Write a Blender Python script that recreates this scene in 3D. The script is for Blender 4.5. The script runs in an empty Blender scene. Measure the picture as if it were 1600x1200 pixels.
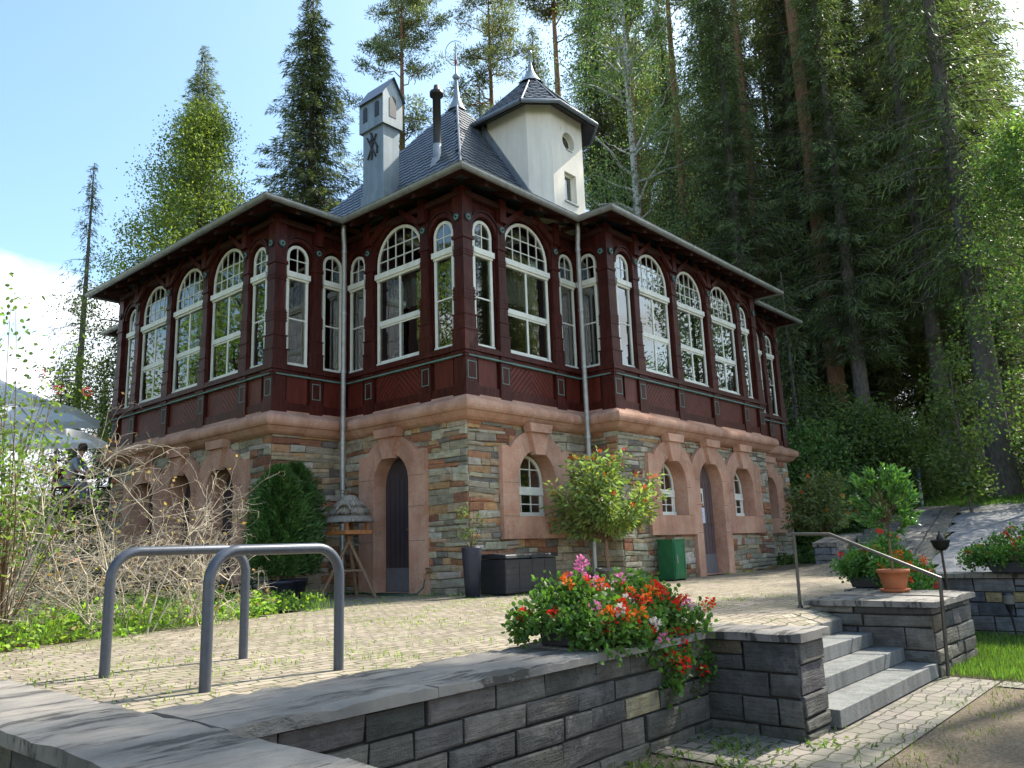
import bpy, bmesh, math, random
import numpy as np
from math import sin, cos, pi, radians, sqrt, atan2
from mathutils import Vector, Matrix

# ------------------------------------------------------------------ camera, sky, sun
S = bpy.context.scene
COL = S.collection
cam_d = bpy.data.cameras.new("camera")
cam = bpy.data.objects.new("camera", cam_d); COL.objects.link(cam)
cam_d.sensor_width = 36.0; cam_d.lens = 36.0*1251.118/1600.0
cam_d.clip_start = 0.05; cam_d.clip_end = 3000
YAW, PIT, ROL = 0.7171, 0.2016, -0.0350
Fv = Vector((cos(PIT)*cos(YAW), cos(PIT)*sin(YAW), sin(PIT)))
Rv = Vector((sin(YAW), -cos(YAW), 0)); Uv = Rv.cross(Fv)
R2 = cos(ROL)*Rv+sin(ROL)*Uv; U2 = -sin(ROL)*Rv+cos(ROL)*Uv
cam.matrix_world = Matrix(((R2.x, U2.x, -Fv.x, -9.0463), (R2.y, U2.y, -Fv.y, -8.8658), (R2.z, U2.z, -Fv.z, 0.6908), (0, 0, 0, 1)))
S.camera = cam
S.view_settings.view_transform = 'Standard'; S.view_settings.look = 'None'
S.view_settings.exposure = 1.2; S.view_settings.gamma = 1
S.cycles.max_bounces = 8; S.cycles.transparent_max_bounces = 16
S.cycles.use_denoising = True

SUN_AZ = radians(-14.0)      # direction towards the sun, measured from +X
SUN_EL = radians(48.0)
W = bpy.data.worlds.new("World"); S.world = W; W.use_nodes = True
nt = W.node_tree; nt.nodes.clear()
out = nt.nodes.new('ShaderNodeOutputWorld'); bg = nt.nodes.new('ShaderNodeBackground')
sky = nt.nodes.new('ShaderNodeTexSky'); sky.sky_type = 'NISHITA'; sky.sun_disc = False
sky.sun_elevation = SUN_EL; sky.sun_rotation = pi/2-SUN_AZ; sky.altitude = 400; sky.dust_density = 3.0; sky.ozone_density = 1.0
tc = nt.nodes.new('ShaderNodeTexCoord'); mp = nt.nodes.new('ShaderNodeMapping'); mp.inputs['Scale'].default_value = (1, 1, 2.2)
nz = nt.nodes.new('ShaderNodeTexNoise'); nz.inputs['Scale'].default_value = 2.6; nz.inputs['Detail'].default_value = 9; nz.inputs['Roughness'].default_value = .55
rp = nt.nodes.new('ShaderNodeValToRGB'); rp.color_ramp.elements[0].position = .50; rp.color_ramp.elements[1].position = .66
sp = nt.nodes.new('ShaderNodeSeparateXYZ')
# clouds: thick near the horizon, thin high up
hz = nt.nodes.new('ShaderNodeMapRange'); hz.inputs['From Min'].default_value = .27; hz.inputs['From Max'].default_value = .385
hz.inputs['To Min'].default_value = .13; hz.inputs['To Max'].default_value = -.26
ad = nt.nodes.new('ShaderNodeMath'); ad.operation = 'ADD'
mx = nt.nodes.new('ShaderNodeMixRGB'); mx.inputs['Color2'].default_value = (5.3, 5.5, 5.9, 1)
L = nt.links.new
L(tc.outputs['Generated'], mp.inputs['Vector']); L(mp.outputs[0], nz.inputs['Vector']); L(tc.outputs['Generated'], sp.inputs[0])
L(sp.outputs['Z'], hz.inputs['Value']); L(nz.outputs['Fac'], ad.inputs[0]); L(hz.outputs[0], ad.inputs[1]); L(ad.outputs[0], rp.inputs['Fac'])
L(rp.outputs['Color'], mx.inputs['Fac']); tn = nt.nodes.new('ShaderNodeMixRGB'); tn.blend_type = 'MULTIPLY'; tn.inputs['Fac'].default_value = 1; tn.inputs['Color2'].default_value = (.93, 1.07, 1.06, 1); L(sky.outputs['Color'], tn.inputs['Color1']); L(tn.outputs[0], mx.inputs['Color1']); L(mx.outputs[0], bg.inputs['Color'])
bg.inputs['Strength'].default_value = 0.15
L(bg.outputs[0], out.inputs['Surface'])
sl = bpy.data.lights.new("sun", 'SUN'); sl.energy = 4.4; sl.angle = radians(.55); sl.color = (1, .93, .82)
so = bpy.data.objects.new("sun", sl); COL.objects.link(so)
sd = Vector((cos(SUN_EL)*cos(SUN_AZ), cos(SUN_EL)*sin(SUN_AZ), sin(SUN_EL)))
so.rotation_euler = sd.to_track_quat('Z', 'Y').to_euler(); so.location = sd*60

random.seed(7); RNG = np.random.default_rng(7)
def rnd(a, b): return random.uniform(a, b)

# ------------------------------------------------------------------ materials
class N:
    def __init__(s, name, rough=.6, spec=.3):
        s.m = bpy.data.materials.new(name); s.m.use_nodes = True; s.t = s.m.node_tree; s.n = s.t.nodes
        s.b = s.n['Principled BSDF']; s.out = s.n['Material Output']
        s.b.inputs['Roughness'].default_value = rough; s.b.inputs['Specular IOR Level'].default_value = spec
        s.c = s.n.new('ShaderNodeTexCoord')
    def link(s, a, b): s.t.links.new(a, b)
    def noise(s, scale=5, detail=4, rough=.55, coord='Object', vec=None, sc=None):
        n = s.n.new('ShaderNodeTexNoise'); n.inputs['Scale'].default_value = scale; n.inputs['Detail'].default_value = detail; n.inputs['Roughness'].default_value = rough
        v = vec if vec is not None else s.c.outputs[coord]
        if sc:
            mm = s.n.new('ShaderNodeMapping'); mm.inputs['Scale'].default_value = sc; s.link(v, mm.inputs['Vector']); v = mm.outputs[0]
        s.link(v, n.inputs['Vector']); return n.outputs['Fac']
    def ramp(s, fac, stops):
        r = s.n.new('ShaderNodeValToRGB'); e = r.color_ramp.elements
        while len(e) < len(stops): e.new(.5)
        for q, (p, c) in zip(e, stops):
            q.position = p; q.color = (c[0], c[1], c[2], 1) if hasattr(c, '__len__') else (c, c, c, 1)
        s.link(fac, r.inputs['Fac']); return r.outputs['Color']
    def mix(s, fac, a, b, mode='MIX'):
        x = s.n.new('ShaderNodeMixRGB'); x.blend_type = mode
        for i, v in (('Fac', fac), ('Color1', a), ('Color2', b)):
            if isinstance(v, (int, float)): x.inputs[i].default_value = v
            elif isinstance(v, tuple): x.inputs[i].default_value = (v[0], v[1], v[2], 1)
            else: s.link(v, x.inputs[i])
        return x.outputs[0]
    def math(s, op, a, b=0., c=None):
        x = s.n.new('ShaderNodeMath'); x.operation = op
        for i, v in enumerate((a, b, c)):
            if v is None: continue
            if isinstance(v, (int, float)): x.inputs[i].default_value = v
            else: s.link(v, x.inputs[i])
        return x.outputs[0]
    def color(s, c):
        if isinstance(c, tuple): s.b.inputs['Base Color'].default_value = (c[0], c[1], c[2], 1)
        else: s.link(c, s.b.inputs['Base Color'])
        return s
    def bump(s, h, strength=.3, dist=.02):
        b = s.n.new('ShaderNodeBump'); b.inputs['Strength'].default_value = strength; b.inputs['Distance'].default_value = dist
        s.link(h, b.inputs['Height']); s.link(b.outputs[0], s.b.inputs['Normal']); return s
    def attr(s, name='Col'):
        a = s.n.new('ShaderNodeAttribute'); a.attribute_name = name; return a.outputs['Color']
M = {}
def streaks(name, amt=.25):
    m = M[name]; n = N.__new__(N); n.m = m; n.t = m.node_tree; n.n = n.t.nodes; n.b = n.n['Principled BSDF']; n.c = [q for q in n.n if q.type == 'TEX_COORD'][0]
    src = n.b.inputs['Base Color'].links[0].from_socket
    a = n.ramp(n.noise(1.4, 7, .7, sc=(5, 5, .35)), [(.35, 1-amt), (.6, 1.)]); b = n.ramp(n.noise(.8, 6, .7), [(.3, 1-amt*.7), (.65, 1.)])
    n.color(n.mix(1., n.mix(1., src, a, 'MULTIPLY'), b, 'MULTIPLY'))
def simple(name, c, rough=.6, spec=.3, var=.25, scale=6, bump=0, metal=0, sc=None):
    n = N(name, rough, spec); f = n.noise(scale, 5, .6, sc=sc)
    lo = tuple(v*(1-var) for v in c); hi = tuple(min(1, v*(1+var)) for v in c)
    n.color(n.ramp(f, [(.3, lo), (.7, hi)])); n.b.inputs['Metallic'].default_value = metal
    if bump: n.bump(f, bump)
    M[name] = n.m; return n
simple('wood', (.078, .0165, .011), .42, .2, .45, 7, .25, sc=(3, 3, .6))
simple('wood_dark', (.04, .011, .008), .5, .3, .3, 7, .2, sc=(3, 3, .6))
simple('soffit_wood', (.050, .018, .013), .6, .2, .3, 5, .2)
simple('teal', (.13, .24, .21), .5, .3, .2)
simple('frame_white', (.86, .87, .76), .4, .4, .05, 12)
simple('zinc', (.36, .37, .36), .42, .5, .2, 9, .05, .55)
simple('zinc_dark', (.19, .22, .25), .45, .5, .2, 5, .05, .3)
simple('plaster', (.84, .79, .68), .85, .15, .07, 2.5, .08, sc=(2, 2, .6))
simple('sheet_metal', (.27, .32, .34), .4, .5, .12, 2, .04, .35)
simple('door_paint', (.055, .045, .05), .45, .4, .15, 8)
simple('door_paint_brown', (.12, .085, .085), .45, .4, .12, 8)
simple('door_kick', (.15, .15, .16), .4, .5, .12, 8)
simple('black_plastic', (.022, .023, .027), .4, .5, .2, 8)
simple('pot_black', (.018, .018, .022), .5, .4, .2, 8)
simple('pot_blue', (.03, .035, .055), .45, .4, .2, 8)
simple('pot_grey', (.17, .155, .135), .6, .3, .2, 8)
simple('terracotta', (.42, .14, .06), .65, .25, .15, 8)
simple('rack_steel', (.085, .095, .115), .38, .5, .12, 30, .03, .3)
simple('rail_steel', (.10, .09, .075), .4, .5, .2, 14, .05, .5)
simple('black_iron', (.02, .018, .018), .45, .5, .2, 14)
simple('rust_pole', (.07, .045, .03), .6, .3, .3, 14)
simple('green_paint', (.012, .12, .045), .35, .5, .25, 6)
simple('feeder_wood', (.33, .14, .05), .6, .3, .25, 8, .2, sc=(6, 6, 1))
simple('pole_wood', (.20, .13, .08), .7, .2, .3, 10, .2, sc=(6, 6, 1))
simple('thatch', (.22, .20, .17), .9, .1, .5, 30, .5, sc=(3, 3, .5))
simple('umbrella', (.66, .70, .78), .8, .2, .05, 3)
n = N('umbrella', .8, .2); n.color((.85, .87, .90)); _t = n.n.new('ShaderNodeBsdfTranslucent'); _t.inputs['Color'].default_value = (.9, .93, .98, 1); _m = n.n.new('ShaderNodeMixShader'); _m.inputs[0].default_value = .5
n.link(n.b.outputs[0], _m.inputs[1]); n.link(_t.outputs[0], _m.inputs[2]); n.link(_m.outputs[0], n.out.inputs['Surface']); M['umbrella'] = n.m
simple('skin', (.50, .30, .22), .55, .3, .08, 9)
simple('shirt', (.30, .34, .42), .85, .1, .15, 12, .1)
simple('jeans', (.13, .17, .26), .85, .1, .2, 12, .1)
simple('hair', (.05, .03, .02), .6, .3, .3, 30)
simple('red_cloth', (.17, .03, .03), .8, .1, .2, 12)
simple('granite', (.19, .195, .185), .75, .25, .28, 60, .12)
simple('white_paint', (.7, .72, .74), .5, .3, .06)
simple('blue_paint', (.12, .22, .38), .5, .3, .1)
simple('paper', (.62, .68, .78), .8, .1, .03)
simple('lace', (.42, .44, .42), .9, .1, .25, 40, sc=(1, 1, .4))
simple('lamp_shade', (.75, .73, .62), .8, .1, .05)
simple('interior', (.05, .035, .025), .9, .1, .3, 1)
simple('soil', (.055, .045, .03), .95, .1, .4, 8, .5)
simple('hose', (.02, .09, .05), .5, .4, .1)
simple('brass', (.35, .22, .09), .4, .5, .2, 12, 0, .8)
for q_ in ('plaster', 'sheet_metal', 'wood', 'frame_white', 'granite', 'rack_steel'): streaks(q_, {'wood': .4, 'plaster': .09, 'granite': .4, 'frame_white': .14}.get(q_, .25))
n = simple('sandstone', (.40, .19, .11), .85, .15, .22, 2.2, .12)
f2 = n.noise(14, 5, .6, sc=(1, 1, 3)); cc = n.ramp(n.noise(1.7, 5, .6), [(.28, (.40, .20, .135)), (.5, (.56, .315, .215)), (.74, (.64, .41, .30))])
n.color(n.mix(.3, cc, n.ramp(f2, [(.3, .6), (.7, 1.)]), 'MULTIPLY')); n.bump(f2, .22)
vn = n.noise(1.3, 7, .7); vein = n.ramp(n.math('ABSOLUTE', n.math('SUBTRACT', vn, .5)), [(.0, .5), (.012, 0.)]); stn = n.ramp(n.noise(.9, 6, .7, sc=(2.5, 2.5, .7)), [(.42, 0.), (.75, .55)])
cs_ = n.b.inputs['Base Color'].links[0].from_socket; n.color(n.mix(stn, n.mix(vein, cs_, (.62, .50, .40)), (.21, .125, .085)))
# stone blocks carry each stone's own colour
def blocks(name, rough, bump, dirt=.4, mz=.28):
    n = N(name, rough, .25); a = n.attr(); f = n.noise(9, 8, .65); g = n.noise(45, 4, .6)
    d = n.ramp(f, [(.3, .45), (.55, 1.), (.75, 1.35)]); lay_ = n.noise(7, 6, .7, sc=(.6, .6, 7)); sp3 = n.n.new('ShaderNodeSeparateXYZ'); n.link(n.c.outputs['Object'], sp3.inputs[0])
    c_ = n.mix(dirt*1.6, a, d, 'MULTIPLY'); c_ = n.mix(.5, c_, n.ramp(lay_, [(.35, .55), (.6, 1.1)]), 'MULTIPLY')
    mo = n.math('MULTIPLY', n.ramp(n.math('SUBTRACT', sp3.outputs['Z'], mz-.28), [(.0, 1.), (.28, 0.)]), n.ramp(n.noise(2.3, 5, .7), [(.4, 0.), (.7, .8)])); n.color(n.mix(mo, c_, (.075, .085, .04)))
    n.bump(n.math('ADD', n.math('ADD', f, n.math('MULTIPLY', lay_, .8)), n.math('MULTIPLY', g, .35)), bump, .03); M[name] = n.m
blocks('rubble', .85, .7); blocks('slate_block', .66, .8, .5, -.36)
m_ = M['slate_block']; n_ = N.__new__(N); n_.m = m_; n_.t = m_.node_tree; n_.n = n_.t.nodes; n_.b = n_.n['Principled BSDF']; n_.c = [q for q in n_.n if q.type == 'TEX_COORD'][0]
src = n_.b.inputs['Base Color'].links[0].from_socket; k_ = n_.ramp(n_.noise(3.1, 9, .75), [(.56, 0.), (.64, .45)]); k2 = n_.ramp(n_.noise(1.1, 5, .7), [(.45, 0.), (.7, .5)])
n_.color(n_.mix(k2, n_.mix(k_, src, (.22, .21, .19)), (.075, .07, .045)))
simple('mortar', (.17, .15, .115), .95, .1, .3, 14, .4)
simple('mortar_dark', (.055, .05, .045), .95, .1, .3, 14, .4)
# flagstone coping: grey slate, cleft layers and dark flakes
n = N('coping', .62, .35)
w1 = n.noise(2.2, 8, .62, sc=(1, 1, 1)); w2 = n.noise(3.2, 7, .7, sc=(.45, 2.8, 1)); w3 = n.noise(70, 3, .6)
base = n.ramp(w1, [(.3, (.115, .108, .10)), (.5, (.19, .175, .156)), (.72, (.30, .268, .225))])
crk = n.ramp(w2, [(.405, .10), (.435, .7), (.50, 1.)])
n.color(n.mix(.8, base, crk, 'MULTIPLY')); n.bump(n.math('ADD', n.math('MULTIPLY', crk, .8), n.math('MULTIPLY', w3, .12)), .7, .02)
M['coping'] = n.m
# wood panel with chevron boards (UV: u across, v up)
n = N('panel', .4, .25); uvn = n.n.new('ShaderNodeSeparateXYZ'); n.link(n.c.outputs['UV'], uvn.inputs[0])
t = n.math('FRACT', n.math('MULTIPLY', n.math('ADD', n.math('ABSOLUTE', uvn.outputs['X']), uvn.outputs['Y']), 9.))
g = n.ramp(t, [(.0, .1), (.10, 1.), (.9, 1.), (1., .1)])
f = n.noise(5, 5, .6); cb = n.ramp(f, [(.3, (.08, .015, .010)), (.7, (.145, .028, .018))])
n.color(n.mix(.8, cb, g, 'MULTIPLY')); n.bump(g, .8, .02); M['panel'] = n.m
n = N('panel_plain', .4, .25); f = n.noise(4, 5, .6, sc=(2, 2, .5)); n.color(n.ramp(f, [(.3, (.075, .014, .009)), (.7, (.13, .026, .016))])); n.bump(f, .2); M['panel_plain'] = n.m
# slate shingles
n = N('shingle', .35, .55); a = n.attr(); f = n.noise(25, 5, .6); n.color(n.mix(.5, a, n.ramp(f, [(.3, .6), (.7, 1.15)]), 'MULTIPLY')); n.bump(f, .25); M['shingle'] = n.m
# glass
def glassmat(name, base, boost):
    n = N(name); tr = n.n.new('ShaderNodeBsdfTransparent'); gl = n.n.new('ShaderNodeBsdfGlossy'); gl.inputs['Roughness'].default_value = .015
    gl.inputs['Color'].default_value = (.95, .97, .95, 1); tr.inputs['Color'].default_value = base
    fr = n.n.new('ShaderNodeFresnel'); fr.inputs['IOR'].default_value = boost; mxs = n.n.new('ShaderNodeMixShader')
    wv = n.n.new('ShaderNodeBump'); wv.inputs['Strength'].default_value = .05; n.link(n.noise(1.5, 2), wv.inputs['Height']); n.link(wv.outputs[0], gl.inputs['Normal'])
    n.link(fr.outputs[0], mxs.inputs[0]); n.link(tr.outputs[0], mxs.inputs[1]); n.link(gl.outputs[0], mxs.inputs[2]); n.link(mxs.outputs[0], n.out.inputs['Surface']); M[name] = n.m
glassmat('glass', (.74, .78, .74, 1), 2.5)
# foliage: per-leaf tint in Col, translucent
def leafmat(name, c, trans=.35, rough=.5, spec=.25, hue=.0):
    n = N(name, rough, spec); a = n.attr(); oi = n.n.new('ShaderNodeObjectInfo')
    col = n.mix(1., tuple(c), a, 'MULTIPLY')
    hs = n.n.new('ShaderNodeHueSaturation'); n.link(n.math('MULTIPLY_ADD', oi.outputs['Random'], .05, .475), hs.inputs['Hue'])
    n.link(n.math('MULTIPLY_ADD', oi.outputs['Random'], .5, .8), hs.inputs['Value']); n.link(col, hs.inputs['Color']); col = hs.outputs[0]
    n.link(col, n.b.inputs['Base Color'])
    tl = n.n.new('ShaderNodeBsdfTranslucent'); n.link(n.mix(1., col, (1.5, 1.7, .7), 'MULTIPLY'), tl.inputs['Color'])
    ms = n.n.new('ShaderNodeMixShader'); ms.inputs[0].default_value = trans
    n.link(n.b.outputs[0], ms.inputs[1]); n.link(tl.outputs[0], ms.inputs[2]); n.link(ms.outputs[0], n.out.inputs['Surface']); M[name] = n.m
leafmat('needle_spruce', (.092, .115, .056), .42)
leafmat('needle_pine', (.135, .15, .085), .36)
leafmat('leaf_light', (.16, .235, .06), .42)
leafmat('leaf_birch', (.135, .19, .085), .42)
leafmat('leaf_mid', (.11, .17, .06), .42)
leafmat('leaf_dark', (.035, .085, .022), .25)
leafmat('leaf_thuja', (.075, .155, .05), .35)
leafmat('leaf_lantana', (.20, .30, .11), .42)
leafmat('leaf_laurel', (.075, .14, .035), .3, .3, .5)
leafmat('leaf_geranium', (.075, .145, .035), .32)
leafmat('leaf_weed', (.20, .30, .05), .45)
leafmat('grass_blade', (.115, .185, .042), .35)
leafmat('leaf_dry', (.30, .21, .11), .3)
for nm, c in (('petal_red', (.75, .035, .02)), ('petal_orange', (.80, .17, .02)), ('petal_pink', (.70, .22, .42)), ('petal_white', (.75, .68, .62))):
    n = N(nm, .6, .2); n.color(c); tl = n.n.new('ShaderNodeBsdfTranslucent'); tl.inputs['Color'].default_value = (*c, 1); ms = n.n.new('ShaderNodeMixShader'); ms.inputs[0].default_value = .35
    n.link(n.b.outputs[0], ms.inputs[1]); n.link(tl.outputs[0], ms.inputs[2]); n.link(ms.outputs[0], n.out.inputs['Surface']); M[nm] = n.m
simple('bark_grey', (.13, .115, .10), .95, .1, .4, 6, .8, sc=(3, 3, .7))
simple('bark_red', (.27, .15, .09), .9, .1, .35, 5, .7, sc=(3, 3, .8))
simple('twig_pale', (.46, .405, .31), .85, .15, .25, 10)
simple('twig_brown', (.14, .09, .05), .85, .15, .25, 10)
n = N('bark_birch', .8, .2); f = n.noise(4, 6, .7, sc=(1, 1, 3)); n.color(n.ramp(f, [(.38, (.06, .055, .05)), (.47, (.5, .49, .45)), (.8, (.62, .6, .56))])); M['bark_birch'] = n.m
# ground materials
def setts(name, c1, c2, moss, size=.115, gloss=.8, mossy=.5):
    n = N(name, gloss, .25)
    mp_ = n.n.new('ShaderNodeMapping'); mp_.inputs['Scale'].default_value = (1, 1, 1); n.link(n.c.outputs['Object'], mp_.inputs['Vector'])
    wob = n.n.new('ShaderNodeTexNoise'); wob.inputs['Scale'].default_value = 3.5; wob.inputs['Detail'].default_value = 3; n.link(mp_.outputs[0], wob.inputs['Vector'])
    vm = n.n.new('ShaderNodeVectorMath'); vm.operation = 'MULTIPLY_ADD'; n.link(wob.outputs['Color'], vm.inputs[0]); vm.inputs[1].default_value = (.19, .19, 0); n.link(mp_.outputs[0], vm.inputs[2])
    br = n.n.new('ShaderNodeTexBrick'); n.link(vm.outputs[0], br.inputs['Vector']); br.inputs['Scale'].default_value = 1.
    br.inputs['Brick Width'].default_value = size*1.25; br.inputs['Row Height'].default_value = size*.9; br.inputs['Mortar Size'].default_value = .008; br.inputs['Mortar Smooth'].default_value = .6; br.inputs['Bias'].default_value = 0
    br.inputs['Color1'].default_value = (*c1, 1); br.inputs['Color2'].default_value = (*c2, 1); br.inputs['Mortar'].default_value = (.06, .055, .04, 1)
    big = n.noise(.9, 5, .6); fine = n.noise(22, 4, .6)
    mos = n.ramp(n.noise(1.6, 6, .65), [(.5-.12*mossy, 0.), (.72, 1.)])
    jm = n.math('MULTIPLY', br.outputs['Fac'], mos)
    c = n.mix(.5, br.outputs['Color'], n.ramp(big, [(.3, .7), (.7, 1.2)]), 'MULTIPLY'); c = n.mix(.35, c, n.ramp(fine, [(.3, .6), (.7, 1.2)]), 'MULTIPLY')
    c = n.mix(jm, c, moss)
    n.color(n.mix(n.math('MULTIPLY', mos, .25), c, moss))
    inv = n.math('SUBTRACT', 1., br.outputs['Fac']); n.bump(n.math('ADD', inv, n.math('MULTIPLY', fine, .25)), .9, .012); M[name] = n.m
setts('setts', (.22, .18, .14), (.35, .295, .23), (.13, .15, .045), .108, .85, .95)
setts('setts_low', (.155, .14, .12), (.235, .205, .17), (.10, .13, .04), .13, .8, .3)
n = N('gravel_grey', .9, .2); f = n.noise(60, 5, .7); g = n.noise(.7, 4, .6); n.color(n.mix(.6, n.ramp(f, [(.3, (.16, .16, .165)), (.7, (.33, .33, .33))]), n.ramp(g, [(.3, .7), (.7, 1.1)]), 'MULTIPLY')); n.bump(f, .5, .02); M['gravel_grey'] = n.m
n = N('gravel_brown', .95, .15); f = n.noise(45, 6, .75); g = n.noise(1.1, 5, .6); n.color(n.mix(.7, n.ramp(f, [(.3, (.09, .068, .046)), (.5, (.15, .118, .08)), (.72, (.27, .23, .175))]), n.ramp(g, [(.3, .7), (.7, 1.15)]), 'MULTIPLY')); n.bump(f, .7, .02); M['gravel_brown'] = n.m
n = N('forest_soil', .95, .1); f = n.noise(7, 8, .7); g = n.noise(.25, 5, .6); n.color(n.mix(n.ramp(g, [(.35, 0.), (.6, 1.)]), n.ramp(f, [(.3, (.045, .032, .02)), (.7, (.12, .085, .05))]), n.ramp(f, [(.3, (.035, .06, .015)), (.7, (.10, .14, .035))]))); n.bump(f, .8, .08); M['forest_soil'] = n.m

# ------------------------------------------------------------------ mesh helpers
class MB:
    def __init__(s): s.v = []; s.f = []; s.m = []; s.c = []; s.uv = []; s.T = None; s.sm = []
    def add(s, vs, fs, m=0, c=None, uv=None, smooth=False):
        o = len(s.v)
        s.v += [tuple(s.T(*p)) if s.T else tuple(p) for p in vs]
        for k, f in enumerate(fs):
            s.f.append([i+o for i in f]); s.m.append(m); s.c.append(c if c else (1, 1, 1)); s.sm.append(smooth)
            s.uv.append([uv[i] for i in f] if uv else None)
    def box(s, x0, x1, y0, y1, z0, z1, m=0, c=None):
        if x0 > x1: x0, x1 = x1, x0
        if y0 > y1: y0, y1 = y1, y0
        v = [(x0, y0, z0), (x1, y0, z0), (x1, y1, z0), (x0, y1, z0), (x0, y0, z1), (x1, y0, z1), (x1, y1, z1), (x0, y1, z1)]
        s.add(v, [(0, 3, 2, 1), (4, 5, 6, 7), (0, 1, 5, 4), (1, 2, 6, 5), (2, 3, 7, 6), (3, 0, 4, 7)], m, c)
    def prism(s, poly, z0, z1, m=0, c=None, ax=2):
        # poly 2D (a,b); ax=2: (x,y) extruded in z ; ax=1: (x,z) extruded in y
        n = len(poly)
        P = (lambda a, b, h: (a, b, h)) if ax == 2 else (lambda a, b, h: (a, h, b)) if ax == 1 else (lambda a, b, h: (h, a, b))
        v = [P(a, b, z0) for a, b in poly]+[P(a, b, z1) for a, b in poly]
        s.add(v, [tuple(range(n))[::-1], tuple(range(n, 2*n))]+[(i, (i+1) % n, n+(i+1) % n, n+i) for i in range(n)], m, c)
    def tube(s, pts, r, n=8, m=0, cap=True, c=None, smooth=True):
        pts = [Vector(p) for p in pts]
        if not hasattr(r, '__len__'): r = [r]*len(pts)
        vs = []; prev = None
        for i, p in enumerate(pts):
            d = (pts[min(i+1, len(pts)-1)]-pts[max(i-1, 0)])
            if d.length < 1e-9: d = Vector((0, 0, 1))
            d.normalize()
            if prev is None:
                a = Vector((1, 0, 0)) if abs(d.x) < .8 else Vector((0, 1, 0)); a = (a-d*a.dot(d)).normalized()
            else:
                a = prev-d*prev.dot(d)
                a = a.normalized() if a.length > 1e-6 else Vector((1, 0, 0))
            prev = a; b = d.cross(a)
            for k in range(n):
                t = 2*pi*k/n; vs.append(p+a*(r[i]*cos(t))+b*(r[i]*sin(t)))
        fs = []
        for i in range(len(pts)-1):
            for k in range(n): fs.append((i*n+k, i*n+(k+1) % n, (i+1)*n+(k+1) % n, (i+1)*n+k))
        s.add(vs, fs, m, c, smooth=smooth)
        if cap:
            s.add(vs[:n], [tuple(range(n))[::-1]], m, c); s.add(vs[-n:], [tuple(range(n))], m, c)
    def lathe(s, prof, cx, cy, n=20, m=0, c=None, z0=0, smooth=True):
        vs = []
        for r, z in prof:
            for k in range(n): t = 2*pi*k/n; vs.append((cx+r*cos(t), cy+r*sin(t), z0+z))
        fs = [(i*n+k, i*n+(k+1) % n, (i+1)*n+(k+1) % n, (i+1)*n+k) for i in range(len(prof)-1) for k in range(n)]
        s.add(vs, fs, m, c, smooth=smooth)
    def build(s, name, mats, parent=None, bevel=0, merge=False, fixn=True):
        me = bpy.data.meshes.new(name)
        me.from_pydata(s.v, [], s.f)
        mats = mats if isinstance(mats, (list, tuple)) else [mats]
        for q in mats: me.materials.append(M[q] if isinstance(q, str) else q)
        me.polygons.foreach_set('material_index', s.m)
        me.polygons.foreach_set('use_smooth', s.sm)
        if any(c != (1, 1, 1) for c in s.c):
            a = me.color_attributes.new('Col', 'FLOAT_COLOR', 'CORNER')
            buf = []
            for f, c in zip(s.f, s.c): buf += [c[0], c[1], c[2], 1.]*len(f)
            a.data.foreach_set('color', buf)
        if any(u for u in s.uv):
            ul = me.uv_layers.new(name='UVMap'); buf = []
            for f, u in zip(s.f, s.uv):
                for k in range(len(f)): buf += list(u[k]) if u else [0, 0]
            ul.data.foreach_set('uv', buf)
        if fixn:
            bm = bmesh.new(); bm.from_mesh(me)
            if merge: bmesh.ops.remove_doubles(bm, verts=bm.verts, dist=1e-4)
            bmesh.ops.recalc_face_normals(bm, faces=bm.faces); bm.to_mesh(me); bm.free()
        me.update()
        o = bpy.data.objects.new(name, me); COL.objects.link(o)
        if parent is not None: o.parent = parent
        if bevel:
            b = o.modifiers.new('bevel', 'BEVEL'); b.width = bevel; b.segments = 2; b.limit_method = 'ANGLE'
        return o
def tag(o, label, cat, group=None, kind=None):
    o['label'] = label; o['category'] = cat
    if group: o['group'] = group
    if kind: o['kind'] = kind
    return o
def thing(name, label, cat, loc=(0, 0, 0), group=None):
    o = bpy.data.objects.new(name, None); COL.objects.link(o); o.location = loc; o.empty_display_size = .3
    return tag(o, label, cat, group)
def struct(o): o['kind'] = 'structure'; return o
def copy_thing(o, loc, rz=0, sc=1., label=None):
    r = o.copy(); COL.objects.link(r); r.location = loc; r.rotation_euler = (0, 0, rz); r.scale = (sc, sc, sc) if not hasattr(sc, '__len__') else sc
    if label: r['label'] = label
    def rec(a, b):
        for ch in list(a.children):
            c = ch.copy(); COL.objects.link(c); c.parent = b; rec(ch, c)
    rec(o, r); return r

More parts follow.
